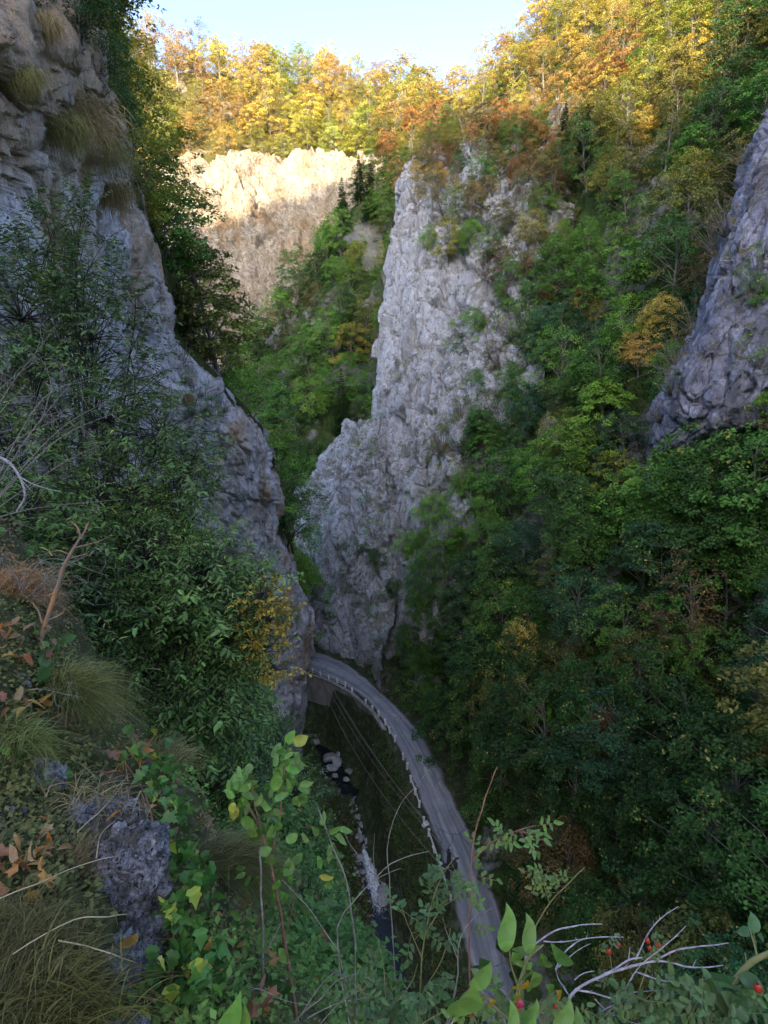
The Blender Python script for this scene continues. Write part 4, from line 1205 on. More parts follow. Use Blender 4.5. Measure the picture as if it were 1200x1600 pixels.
# ------------------------------------------------------------------ things in the bottom of the gorge
M_CONC = plain_mat('stained_concrete', (0.16, 0.15, 0.135), (0.34, 0.33, 0.31), scale=1.3, bump=0.03, stretch=(1, 1, .4))
M_POST = plain_mat('whitewashed_concrete', (0.62, 0.62, 0.62), (0.86, 0.86, 0.86), scale=7, bump=0.01)
M_RAIL = plain_mat('old_painted_steel', (0.55, 0.53, 0.50), (0.82, 0.82, 0.80), scale=5, rough=.6, bump=0)
M_POLE = plain_mat('dark_pole', (0.028, 0.027, 0.03), (0.06, 0.058, 0.06), scale=8, bump=0.005, stretch=(1, 1, .2))
M_IRON = plain_mat('dark_iron', (0.02, 0.02, 0.022), (0.05, 0.05, 0.055), scale=10, rough=.5, bump=0, spec=.5)
M_GLAZE = plain_mat('glazed_insulator', (0.45, 0.45, 0.46), (0.7, 0.7, 0.7), scale=10, rough=.2, bump=0, spec=.6)
M_WIRE = plain_mat('weathered_cable', (0.16, 0.155, 0.15), (0.28, 0.28, 0.27), scale=3, rough=.5, bump=0, spec=.5)
M_BOULD = rock_mat('boulder_stone', base=(0.40, 0.39, 0.40), light=(0.62, 0.61, 0.62), dark=(0.14, 0.135, 0.13), ochre=(0.34, 0.28, 0.2), ochre_at=.62, moss_amt=.15, scale=2.4, bump=.2)

# retaining wall of cast panels under the far end of the road
i0 = 8
wall = thing('retaining_wall', 'grey stained concrete retaining wall carrying the far end of the road above the stream bed', 'wall', tuple(RC[40]))
edge = RC[:, :2] - RN * (RW[:, None] + 0.7)
seg_idx = [20, 46, 64, 80, 92]
for a_, b_ in zip(seg_idx[:-1], seg_idx[1:]):
    m = MB()
    p0 = np.array([*edge[a_], RC[a_, 2]]); p1 = np.array([*edge[b_], RC[b_, 2]])
    dx = p1 - p0; L = np.linalg.norm(dx[:2]); ux = dx / L
    nrm = np.array([ux[1], -ux[0], 0]);  nrm *= -np.sign((nrm[:2] * RN[a_]).sum())
    h = 4.3
    nx_, nz_ = 10, 14
    gx_, gz_ = np.meshgrid(np.linspace(0.02, L - .02, nx_), np.linspace(0.0, 1, nz_), indexing='ij')
    for off, fl in ((0.0, 1), (-0.45, -1)):
        V = p0 + ux * gx_[..., None] + nrm * (off + (0.22 * gz_[..., None] * (fl > 0))) + np.array([0, 0, 1.0]) * (-h * gz_[..., None] + .06)
        V = V + nrm * (.03 * fbm(V / 1.2, 3))[..., None] * (fl > 0)
        Fg = grid_faces(nx_, nz_)
        m.add(V.reshape(-1, 3), Fg if fl > 0 else Fg[:, ::-1])
    m.box((p0 + p1) / 2 + nrm * -.12 + np.array([0, 0, .10]), (.5, L - .03, .16), np.stack([nrm, ux / np.linalg.norm(ux), [0, 0, 1]], 1))
    me = m.mesh('panel', M_CONC, False)
    for v in me.vertices: v.co -= Vector(RC[40])
    add_obj('panel', me, wall)

# guard rail: posts with runs of pipe between some of them
def post_mesh():
    m = MB()
    m.box((0, 0, .36), (.20, .20, .92)); m.box((0, 0, .85), (.26, .26, .08)); m.box((0, 0, .91), (.18, .18, .05))
    return m.mesh('post', M_POST, False)
PM = post_mesh()
runs = [([(488, 1050), (501, 1055), (514, 1060), (527, 1066), (539, 1071)], 'first stretch of white guard rail, unbroken, at the far road end by the cliff'),
        ([(550, 1080)], 'lone white post right after the far unbroken rail'), ([(571, 1098)], 'leaning white post in the gap before the second rail stretch'), ([(582, 1107)], 'white post nearest the second rail stretch'),
        ([(592, 1116), (602, 1129), (609, 1142), (617, 1155)], 'second stretch of white guard rail halfway round the bend'),
        ([(630, 1183)], 'upper of the two lone posts on the straight'), ([(636, 1198)], 'lower of the two lone posts on the straight'),
        ([(642, 1218), (649, 1238), (655, 1257)], 'third stretch of guard rail on the straight road'),
        ([(663, 1283)], 'white post with a pale slab beside it, between two rail stretches'),
        ([(670, 1302), (679, 1328), (688, 1354), (697, 1382), (704, 1402)], 'nearest stretch of guard rail, passing the dark utility pole')]
for pts, lab in runs:
    W = [at_z(x, y, z_road(y) + .35) for x, y in pts]
    W = [np.array([w_[0], w_[1], z_road(y) - .02]) for w_, (x, y) in zip(W, pts)]
    root = thing('guard_rail' if len(pts) > 1 else 'guard_post', lab, 'guard rail' if len(pts) > 1 else 'post', tuple(W[0]), 'white guard rail and posts along the stream side of the road')
    for k, w_ in enumerate(W):
        p = add_obj('post', PM, root, loc=tuple(w_ - W[0]))
        p.rotation_euler = (rng.normal() * .06, rng.normal() * .06, rng.uniform(-.4, .9))
    if len(W) > 1:
        for hh in (0.74, 0.42):
            m = MB(); m.tube([w_ - W[0] + np.array([.0, 0, hh]) for w_ in W], .038, 6)
            add_obj('rail', m.mesh('rail', M_RAIL), root)
slab = at_z(665, 1288, z_road(1288) + .1)
m = MB(); m.box((0, 0, 0), (.75, .42, .22)); m.box((.12, .1, .13), (.4, .28, .16))
o = add_obj('stone_slab', m.mesh('stone_slab', M_POST, False), None, 'pale stone slab lying on the verge beside a guard post', 'slab', loc=(slab[0], slab[1], z_road(1288) + .06)); o.rotation_euler = (0.1, .05, .6)

# utility pole with cross-arm, insulators and cables
base = at_z(702, 1436, -51.8)
top = at(702, 1328, 50.6)
base = np.array([top[0], top[1], z_road(1430) - .2])
Hp = top[2] - base[2]
pole = thing('utility_pole', 'dark utility pole with insulators standing on the verge by the guard rail', 'utility pole', tuple(base))
m = MB(); m.tube([[0, 0, -.3], [0, 0, Hp * .5], [0, 0, Hp]], np.array([.24, .21, .17]), 10); add_obj('post', m.mesh('pole_shaft', M_POLE), pole)
m = MB(); m.box((0, 0, Hp - 1.5), (2.2, .13, .13)); m.tube([[-.8, 0, Hp - 1.5], [0, 0, Hp - 2.2]], .03, 5); m.tube([[.8, 0, Hp - 1.5], [0, 0, Hp - 2.2]], .03, 5)
arm = add_obj('crossarm', m.mesh('crossarm', M_IRON, False), pole)
def insulator():
    m = MB(); zs = [0, .06, .08, .14, .16, .22, .24, .3]; rs = [.03, .03, .08, .07, .09, .07, .07, .03]
    m.tube([[0, 0, z] for z in zs], np.array(rs), 8); return m.mesh('insulator', M_GLAZE)
IM = insulator()
ipos = [(-1.0, 0, Hp - 1.42), (1.0, 0, Hp - 1.42), (.5, 0, Hp - 1.42), (0, -.16, Hp - .15), (.14, .06, Hp - .1)]
for q in ipos: add_obj('insulator', IM, pole, loc=q)
m = MB(); m.box((.42, -.22, Hp - 1.95), (.55, .42, .6)); m.box((.42, -.22, Hp - 1.6), (.62, .48, .06)); add_obj('junction_box', m.mesh('junction_box', M_IRON, False), pole)
m = MB(); m.tube([[0, 0, Hp - .1], [-.05, -.1, Hp + .12], [-.2, -.2, Hp + .2]], .035, 5); m.box((-.28, -.24, Hp + .18), (.34, .2, .12)); add_obj('bracket', m.mesh('bracket', M_IRON, False), pole)
pole.rotation_euler = (0, 0, .5)
ends = [(-1.0, 0, Hp - 1.1), (.5, 0, Hp - 1.1), (1.0, 0, Hp - 1.1), (0, -.16, Hp + .15)]
Rz = np.array([[math.cos(.5), -math.sin(.5), 0], [math.sin(.5), math.cos(.5), 0], [0, 0, 1]])
words_ = ['outermost cable on the stream side of the utility pole', 'second cable strung from the pole crossarm towards the bend', 'cable nearest the road strung from the pole crossarm', 'cable from the very top of the utility pole towards the far bend']
for k, e in enumerate(ends):
    a = base + Rz @ np.array(e)
    b = at(474 - 3 * k, 985 - 6 * k, 86) 
    t = np.linspace(0, 1, 40)[:, None]
    P = a + (b - a) * t; P[:, 2] -= (4 * t * (1 - t))[:, 0] * (2.4 + .35 * k)
    P[:, 0] -= (4 * t * (1 - t))[:, 0] * (1.2 - .5 * k)
    m = MB(); m.tube(P - a, .022, 4)
    add_obj('power_cable', m.mesh('power_cable', M_WIRE), None, words_[k], 'cable', 'cables between the utility pole and the far bend', loc=tuple(a))

# water
def water_mat():
    m, nt, out = new_mat('stream_water')
    co = nt.nodes.new('ShaderNodeTexCoord').outputs['Object']
    fa = nt.nodes.new('ShaderNodeAttribute'); fa.attribute_name = 'foam'
    n1 = noise(nt, co, 2.6, 7, 0.78, 1.6); n2 = noise(nt, co, 8, 4, .6)
    f = math_(nt, 'ADD', math_(nt, 'MULTIPLY', fa.outputs['Fac'], 0.33), math_(nt, 'SUBTRACT', n1, 0.5))
    fm = ramp(nt, [(0.22, (0, 0, 0)), (0.40, (1, 1, 1))], f)
    w_ = N_(nt, 'ShaderNodeBsdfPrincipled'); w_.inputs['Base Color'].default_value = (0.012, 0.016, 0.016, 1); w_.inputs['Roughness'].default_value = 0.06; w_.inputs['Specular IOR Level'].default_value = .5
    s_ = N_(nt, 'ShaderNodeBsdfPrincipled'); s_.inputs['Base Color'].default_value = (0.86, 0.88, 0.9, 1); s_.inputs['Roughness'].default_value = 0.6
    bp = N_(nt, 'ShaderNodeBump'); bp.inputs['Strength'].default_value = 0.7; bp.inputs['Distance'].default_value = .08
    nt.links.new(mix(nt, .4, n1, n2), bp.inputs['Height']); nt.links.new(bp.outputs[0], w_.inputs['Normal']); nt.links.new(bp.outputs[0], s_.inputs['Normal'])
    mx = N_(nt, 'ShaderNodeMixShader'); nt.links.new(fm, mx.inputs[0]); nt.links.new(w_.outputs[0], mx.inputs[1]); nt.links.new(s_.outputs[0], mx.inputs[2])
    nt.links.new(mx.outputs[0], out.inputs[0])
    return m
Ts = np.gradient(SCs, axis=0)[:, :2]; Ts /= np.linalg.norm(Ts, axis=1)[:, None]; Ns = np.stack([-Ts[:, 1], Ts[:, 0]], 1)
w = np.linspace(-1, 1, 13)
sx, sy, _ = pix(SCs)
wid = 1.5 + .4 * np.sin(np.arange(240) / 9.0) + 1.2 * smooth(1260, 1180, sy)
P = SCs[:, None, :] + np.concatenate([Ns, np.zeros((240, 1))], 1)[:, None] * (w[None, :, None] * wid[:, None, None])
fo = smooth(1235, 1300, sy) * smooth(1450, 1400, sy)
foam = (fo[:, None] * (1 - .75 * np.abs(w[None]) ** 2) + .12).astype(np.float32)
P[..., 2] += .05 * fbm(P / .8, 3) + .12 * foam * fbm(P / .5 + 3, 3)
me = make_mesh('stream', P.reshape(-1, 3), grid_faces(240, 13), water_mat())
a_ = me.attributes.new('foam', 'FLOAT', 'POINT'); a_.data.foreach_set('value', foam.ravel())
if me.polygons[500].normal.z < 0: me.flip_normals()
add_obj('stream_water', me, kind='structure')

# boulders
import bmesh
def boulder(seed, name='boulder', mat=None, sub=3, k=.22):
    bm = bmesh.new(); bmesh.ops.create_icosphere(bm, subdivisions=sub, radius=1)
    V = np.array([v.co[:] for v in bm.verts]); F = np.array([[v.index for v in f.verts] for f in bm.faces]); bm.free()
    r_ = np.random.RandomState(seed)
    D = rand_dirs(9, r_); dd = r_.uniform(.62, .92, 9)
    for d_, q in zip(D, dd):                      # broken flat faces
        h = V @ d_; V = V - np.maximum(h - q, 0)[:, None] * d_ * .85
    V = V * (1 + k * fbm(V * 1.3 + seed, 3) + .35 * k * fbm(V * 5 + seed, 2))[:, None]
    return make_mesh(name, V, F, mat or M_BOULD)
BM = [boulder(s) for s in range(6)]
bspots = [(487, 1112, .5), (495, 1122, .6), (478, 1148, .8), (492, 1160, .7), (480, 1172, .7), (502, 1150, .6), (515, 1185, .95), (527, 1190, .8), (519, 1200, .6), (530, 1178, .6), (541, 1175, .7), (544, 1162, .55),
          (536, 1152, .45), (530, 1140, .5), (545, 1205, .5), (541, 1218, .45), (524, 1212, .4), (505, 1235, .5), (519, 1228, .4), (556, 1250, .5), (566, 1258, .45), (578, 1262, .5), (585, 1275, .45), (592, 1290, .5),
          (590, 1305, .45), (597, 1320, .5), (602, 1336, .45), (596, 1352, .4), (603, 1368, .6), (599, 1394, .75), (598, 1408, .55), (566, 1290, .4), (560, 1310, .5), (562, 1340, .45), (566, 1362, .4), (500, 1205, .5), (486, 1190, .55), (611, 1350, .4), (606, 1300, .4), (576, 1240, .4)]
lab_spots = []
for k, (px, py, s) in enumerate(bspots):
    q = at_z(px, py, z_water(py) + .3)
    z, *_ = floor_height(q[0:1], q[1:2])
    lab_spots.append((px, py, k))
def zone(px, py):
    if py < 1135: return 'at the foot of the retaining wall'
    if px < 510 and py < 1215: return 'at the dark pool under the left cliff'
    if py < 1215: return 'in the bouldery stream bed below the wall'
    if px < 545: return 'left of the stream where the white water starts'
    if px < 570: return 'on the left side of the white water'
    if py < 1280: return 'at the head of the white water'
    return 'in the stony strip right of the white water'
bz = defaultdict(list)
for l in lab_spots: bz[zone(l[0], l[1])].append(l)
BL = {}
for z_, L in bz.items():
    L.sort(key=lambda l: (l[1], l[0])); n = len(L)
    for j, l in enumerate(L): BL[l[2]] = f'grey rounded boulder {z_}, ' + ('the highest there' if j == 0 else 'the lowest there' if j == n - 1 else f'{ORD[j]} from the top')
for k, (px, py, s) in enumerate(bspots):
    q = at_z(px, py, z_water(py) + .3)
    o = add_obj('boulder', BM[k % 6], None, BL[k], 'boulder', 'boulders in the stream bed', loc=(q[0], q[1], z_water(py) + .28 + .15 * s))
    o.scale = (s * rng.uniform(.8, 1.3), s * rng.uniform(.8, 1.3), s * rng.uniform(.55, .85)); o.rotation_euler = (rng.uniform(-.4, .4), rng.uniform(-.4, .4), rng.uniform(0, 6))
# loose stones: too many to count
m = MB(); r2 = np.random.RandomState(5)
small = boulder(77, 'pebble', sub=1); PV = np.array([v.co[:] for v in small.vertices]); PF = np.array([p.vertices[:] for p in small.polygons])
for k in range(2600):
    i = r2.randint(60, 232); q = SCs[i].copy(); q[:2] += Ns[i] * r2.normal() * 2.8
    z, s_, hw_, _ = floor_height(q[0:1], q[1:2])
    if s_[0] > -hw_[0] - 5.2: continue
    s = r2.uniform(.08, .3) ** 1.2 * 1.3
    m.add((PV * s * r2.uniform(.7, 1.3, 3)) @ np.array(Quaternion((r2.normal(), r2.normal(), r2.normal(), r2.normal())).normalized().to_matrix()) + np.array([q[0], q[1], z[0] + s * .3]), PF)
add_obj('river_stones', m.mesh('river_stones', M_BOULD), None, 'loose grey stones along the stream', kind='stuff')
# scrub on the banks
def bank_scrub(n, rr, box, cols, name, lab, cond, per=14, size=.2):
    q = np.stack([rr.uniform(box[0], box[1], n), rr.uniform(box[2], box[3], n)], 1)
    z, s_, hw, idx = floor_height(q[:, 0], q[:, 1])
    sd, _ = stream_dist(q[:, 0], q[:, 1])
    ok = cond(q, z, s_, hw, sd, idx); q, z = q[ok], z[ok]
    C = np.repeat(np.concatenate([q, z[:, None] + .15], 1), per, 0)
    m_ = len(C)
    C = C + rand_dirs(m_, rr) * np.array([.6, .6, .4]) * rr.uniform(.3, 1, m_)[:, None] + np.repeat(rr.uniform(.05, .8, len(q)) ** 2, per)[:, None] * np.array([0, 0, 1.0])
    Nn = np.array([0, 0, 1.0]) + .8 * rand_dirs(m_, rr); Nn /= np.linalg.norm(Nn, axis=1)[:, None]
    T = np.clip(np.repeat(rr.uniform(.15, .8, len(q)), per) + rr.normal(size=m_) * .15, 0, 1)
    s = rr.uniform(.7, 1.3, m_) * size
    mats = [leaf_mat(f'{name}_{i}', c_, accent=(.2, .2, .06), accent_from=.97) for i, c_ in enumerate(cols)]
    mi = np.repeat(rr.randint(len(cols), size=len(q)), per)
    Q = leaf_quads(C, Nn, s, s * .55, rr)
    add_obj(name, make_mesh(name, Q.reshape(-1, 3), np.arange(4 * m_).reshape(-1, 4), mats, T, mi, smooth_faces=False), kind='stuff', label=lab)
bank_scrub(24000, np.random.RandomState(8), (-16, 14, 20, 82), [(0.09, .15, .05), (.07, .13, .045), (.13, .125, .05)], 'bank_scrub', 'dark low scrub on the bank between road and stream',
           lambda q, z, s, hw, sd, idx: (s < -hw - 1.0) & (s > -hw - 9.5) & (sd > 1.9) & ((idx > 88) | (s < -hw - 3)), size=.24)
bank_scrub(6500, np.random.RandomState(9), (-16, 10, 20, 70), [(0.20, .15, .05), (.16, .12, .045), (.15, .15, .05)], 'dry_scrub', 'brown dry scrub left of the white water',
           lambda q, z, s, hw, sd, idx: (s < -hw - 6) & (sd > 1.2) & (sd < 9) & (q[:, 1] < 62), per=18, size=.16)
bank_scrub(4200, np.random.RandomState(10), (-6, 22, 20, 82), [(0.07, .10, .035), (.12, .085, .04), (.05, .09, .03)], 'verge_scrub', 'low scrub and leaf litter on the uphill verge',
           lambda q, z, s, hw, sd, idx: (s > hw + .35) & (s < hw + 6), per=14, size=.17)
# ------------------------------------------------------------------ the viewer's own bank
M_NEAR = soil_mat('near_soil', a=(0.05, 0.045, 0.03), b=(0.16, 0.13, 0.09), c=(0.07, 0.08, 0.03), scale=6.0)
near_rows = [
    (815, [(-260, 5.2), (-120, 4.8), (-30, 4.8), (10, 5.8), (25, 9)]),
    (880, [(-260, 3.6), (-100, 3.3), (-10, 3.3), (40, 3.9), (65, 7)]),
    (1000, [(-260, 2.8), (-60, 2.5), (35, 2.7), (90, 3.2), (125, 5.5)]),
    (1120, [(-260, 2.4), (-30, 2.2), (70, 2.4), (140, 2.9), (190, 5)]),
    (1250, [(-260, 2.1), (0, 1.9), (110, 2.1), (225, 2.5), (285, 4.2)]),
    (1400, [(-260, 1.8), (10, 1.65), (150, 1.8), (300, 2.2), (370, 3.6)]),
    (1530, [(-260, 1.5), (20, 1.45), (180, 1.6), (350, 2.0), (440, 3.2)]),
    (1700, [(-260, 1.25), (40, 1.25), (220, 1.4), (430, 1.7), (570, 2.8)]),
    (1950, [(-260, 1.1), (40, 1.1), (220, 1.2), (460, 1.35), (640, 2.2)]),
]
near_rows = [(py, [(-900, r[0][1] * 1.02)] + r) for py, r in near_rows]
near_bank = Surf(R(*near_rows), 230, 190, lambda P, N: .10 * fbm(P / .5, 4) + .03 * ridged(P / .12, 3))
add_obj('bank', near_bank.mesh('near_bank', M_NEAR), kind='structure')
mid_rows = [
    (760, [(-200, 13), (0, 15), (120, 18), (200, 22), (230, 30)]),
    (900, [(-200, 9), (90, 12), (260, 14), (350, 17), (372, 24)]),
    (1020, [(-200, 7.5), (120, 9.5), (290, 11), (375, 13), (396, 20)]),
    (1150, [(-100, 6), (160, 7.5), (320, 8.5), (400, 10.5), (425, 17)]),
    (1300, [(-60, 4.8), (200, 5.6), (350, 6.3), (455, 8), (480, 13)]),
    (1450, [(0, 3.6), (250, 4.2), (400, 4.6), (490, 5.8), (520, 10)]),
    (1600, [(50, 2.8), (300, 3.2), (450, 3.5), (545, 4.3), (585, 8)]),
    (1850, [(100, 2.2), (350, 2.4), (500, 2.6), (640, 3.2), (720, 6)]),
]
mid_rows = [(py, [(-900, r[0][1] * .98)] + r) for py, r in mid_rows]
mid_bank = Surf(R(*mid_rows), 170, 140, lambda P, N: .35 * fbm(P / 1.5, 4))
add_obj('bank', mid_bank.mesh('mid_bank', soil_mat('weedy_soil', scale=3.0)), kind='structure')
led = [(1665, [(400, 4.2), (600, 4.0), (900, 4.0), (1150, 4.2), (1400, 4.6)]),
       (1690, [(400, 2.3), (600, 2.1), (900, 2.05), (1150, 2.1), (1400, 2.2)]),
       (1800, [(400, 1.9), (600, 1.8), (900, 1.75), (1150, 1.75), (1400, 1.8)]),
       (2100, [(350, 1.4), (600, 1.4), (900, 1.4), (1150, 1.4), (1400, 1.45)])]
ledge = Surf(R(*led), 60, 120, lambda P, N: .05 * fbm(P / .4, 4))
add_obj('bank', ledge.mesh('near_ledge', M_NEAR), kind='structure')

def bank_at(px, py, surfs=None):
    best = None
    for s in (surfs or (near_bank, mid_bank)):
        P = s.P.reshape(-1, 3); x, y, d = pix(P)
        q = (x - px) ** 2 + (y - py) ** 2; c = np.argsort(q)[:5]
        if q[c[0]] > 900: continue
        k = c[np.argmin(d[c])]
        if best is None or d[k] < best[2]: best = (P[k], s.N.reshape(-1, 3)[k], d[k])
    return best

M_NLEAF = leaf_mat('near_leaf', None, low=.5, high=1.5, accent=None, trans=.3, rough=.45, gloss=.4, vein=True)
M_MLEAF = leaf_mat('shrub_leaf', None, low=.45, high=1.5, accent=(0.46, 0.50, 0.15), accent_from=.83, trans=.25, rough=.4, gloss=.45)
M_STEM = plain_mat('green_stem', (0.16, 0.17, 0.06), (0.26, 0.24, 0.10), scale=30, bump=.001)
M_REDSTEM = plain_mat('reddish_stem', (0.22, 0.10, 0.06), (0.36, 0.20, 0.13), scale=30, bump=.001)
M_TWIG = plain_mat('grey_twig', (0.17, 0.15, 0.125), (0.36, 0.33, 0.29), scale=26, bump=.002, stretch=(1, 1, 1))
M_DEAD = plain_mat('bleached_dead_wood', (0.22, 0.19, 0.21), (0.58, 0.53, 0.57), scale=60, bump=.002)
M_ORANGE = plain_mat('peeling_bark', (0.22, 0.19, 0.17), (0.50, 0.25, 0.10), scale=14, bump=.003)
M_DARKTW = plain_mat('dark_twig', (0.035, 0.032, 0.03), (0.08, 0.07, 0.06), scale=10, bump=.003)
M_HIP = plain_mat('rose_hip_skin', (0.34, 0.02, 0.015), (0.52, 0.06, 0.025), scale=20, rough=.3, bump=0, spec=.5)
M_HIPP = plain_mat('pink_hip_skin', (0.62, 0.03, 0.10), (0.75, 0.08, 0.12), scale=20, rough=.3, bump=0, spec=.5)
def lichen_mat():
    m, nt, out = new_mat('lichened_rock')
    co = nt.nodes.new('ShaderNodeTexCoord').outputs['Object']
    n0 = noise(nt, co, 9, 6, .7, .8); n1 = noise(nt, co, 26, 7, .75, 1.0); n2 = noise(nt, co, 90, 5, .7)
    vo = nt.nodes.new('ShaderNodeTexVoronoi'); vo.inputs['Scale'].default_value = 48
    nt.links.new(mix(nt, .35, co, N_vec(nt, co, 14)), vo.inputs['Vector'])
    pit = math_(nt, 'ADD', math_(nt, 'MULTIPLY', ramp(nt, [(.12, (1, 1, 1)), (.34, (0, 0, 0))], vo.outputs['Distance']), .5), math_(nt, 'SUBTRACT', 1.0, math_(nt, 'MULTIPLY', n1, 2.0)))
    pale = ramp(nt, [(.38, (.16, .15, .17)), (.5, (.38, .37, .42)), (.62, (.80, .79, .84))], mix(nt, .5, n1, n2))
    pale = mix(nt, ramp(nt, [(.46, (0, 0, 0)), (.56, (.9, .9, .9))], n0), pale, (.13, .12, .10))
    col = mix(nt, ramp(nt, [(.12, (0, 0, 0)), (.30, (1, 1, 1))], pit), pale, (.03, .027, .03))
    bs = N_(nt, 'ShaderNodeBsdfPrincipled'); bs.inputs['Roughness'].default_value = .95; bs.inputs['Specular IOR Level'].default_value = .1
    nt.links.new(col, bs.inputs['Base Color'])
    bp = N_(nt, 'ShaderNodeBump'); bp.inputs['Strength'].default_value = 1.0; bp.inputs['Distance'].default_value = .02
    nt.links.new(math_(nt, 'SUBTRACT', n1, math_(nt, 'MULTIPLY', pit, .8)), bp.inputs['Height']); nt.links.new(bp.outputs[0], bs.inputs['Normal'])
    nt.links.new(bs.outputs[0], out.inputs[0])
    return m
M_LICHEN = lichen_mat()

# leaf blades, one unit long, along +y, face up +z
def blade(kind):
    if kind == 'oval': prof = [(0, .02), (.15, .16), (.38, .25), (.62, .22), (.84, .10), (1.0, .0)]
    elif kind == 'round': prof = [(0, .03), (.12, .24), (.38, .36), (.65, .33), (.88, .16), (1.0, .0)]
    elif kind == 'narrow': prof = [(0, .01), (.2, .09), (.45, .13), (.7, .10), (.9, .04), (1.0, .0)]
    elif kind == 'ivy': prof = [(-.12, .0), (-.16, .22), (.05, .46), (.22, .30), (.42, .40), (.55, .22), (1.0, .0)]
    elif kind == 'maple': prof = [(0, .02), (-.12, .30), (.18, .34), (.28, .58), (.45, .24), (.66, .32), (.70, .14), (1.0, .0)]
    elif kind == 'dry': prof = [(0, .02), (.15, .10), (.38, .17), (.62, .15), (.84, .08), (1.0, .0)]
    if kind in ('oval', 'round', 'narrow', 'dry'):
        pr = spline(np.array(prof), 11); prof = [(float(y), max(float(w_), 0.0)) for y, w_ in pr]
    V, F = [], []
    cu = {'dry': (.95, -.7), 'maple': (.6, -.5), 'ivy': (.25, -.25)}.get(kind, (.35, -.28))
    for i, (y, w_) in enumerate(prof):
        arch = cu[1] * max(y, 0) ** 2 + .03 * math.sin(9 * y)
        sh = .12 * math.sin(4.2 * y + len(kind)) * (1 if kind in ('dry', 'oval', 'maple') else .4)
        V += [[-w_ + sh, y, arch + w_ * cu[0]], [sh, max(y, 0) if i else 0, arch], [w_ * (1 if kind != 'dry' else .7) + sh, y, arch + w_ * cu[0] * 1.15]]
    for i in range(len(prof) - 1):
        a = 3 * i
        F += [[a, a + 1, a + 4, a + 3], [a + 1, a + 2, a + 5, a + 4]]
    rr = np.random.RandomState(3)
    return make_mesh('leaf_' + kind, np.array(V, float), np.array(F), M_NLEAF, rr.uniform(.35, .65, len(F)))
BL_ = {k: blade(k) for k in ('oval', 'round', 'narrow', 'ivy', 'maple', 'dry')}
BV_ = {k: (np.array([v.co[:] for v in m.vertices]), np.array([p.vertices[:] for p in m.polygons])) for k, m in BL_.items()}

def orient(dr, nm):
    y = np.asarray(dr, float); y = y / np.linalg.norm(y)
    z = np.asarray(nm, float); z = z - (z @ y) * y; z /= np.linalg.norm(z) + 1e-9
    x = np.cross(y, z)
    return np.stack([x, y, z], 1)

def leaf_obj(parent, base, kind, pos, dr, nm, size, col, name='leaf'):
    o = add_obj(name, BL_[kind], parent)
    M = Matrix(orient(dr, nm).tolist()).to_4x4()
    o.matrix_local = Matrix.Translation(Vector(np.asarray(pos) - np.asarray(base))) @ M @ Matrix.Scale(size, 4)
    f = np.array(col) * frng.uniform(.8, 1.25) * (1 + .08 * frng.normal(size=3))
    o.color = (*np.clip(f, 0.005, .9), 1)
    return o
frng = np.random.RandomState(44)

def ppath(pts, d, n=18, wob=.004):
    """a stem along pixels at depth d (a number or one for each point)"""
    dd = [d] * len(pts) if np.isscalar(d) else d
    P = np.array([at(x, y, q) for (x, y), q in zip(pts, dd)])
    S = spline(P, n)
    return S + wob * np.stack([fbm(S * 9 + 5 * k, 2) for k in range(3)], -1)

rg_ = np.random.RandomState(90)
def _noop(): pass
def add_stems(parent, base, stems, mat, name='stem', sides=6):
    """each stem: (points, r0, r1)"""
    out = []
    for k, (P, r0, r1) in enumerate(stems):
        m = MB(); n_ = len(P)
        kn = 1 + .22 * fbm(np.stack([np.arange(n_) * .9 + 3.3 * k, np.full(n_, r0 * 999.), np.zeros(n_)], 1), 2)
        m.tube(P - base, np.linspace(r0, r1, n_) * kn, sides)
        for j in range(int(n_ / 4)):                       # buds and short spurs
            q = rg_.randint(2, n_ - 1); dv = (P[q] - P[q - 1]) / (np.linalg.norm(P[q] - P[q - 1]) + 1e-9) * .6 + rand_dirs(1, rg_)[0]
            m.tube(np.array([P[q], P[q] + dv * r0 * rg_.uniform(2, 6)]) - base, np.array([r0 * .3, r0 * .12]), 4)
        out.append(add_obj(name if k == 0 else 'branch', m.mesh(name, mat), parent))
    return out

G_LIGHT, G_MID, G_DEEP, G_YEL = (0.16, .33, .075), (0.13, .26, .065), (0.055, .13, .045), (.42, .46, .08)
Y_, O_, B_ = (.62, .42, .05), (.50, .20, .06), (.30, .15, .08)
VIEW = np.array([0, -CP, SP])             # from the scene towards the viewer

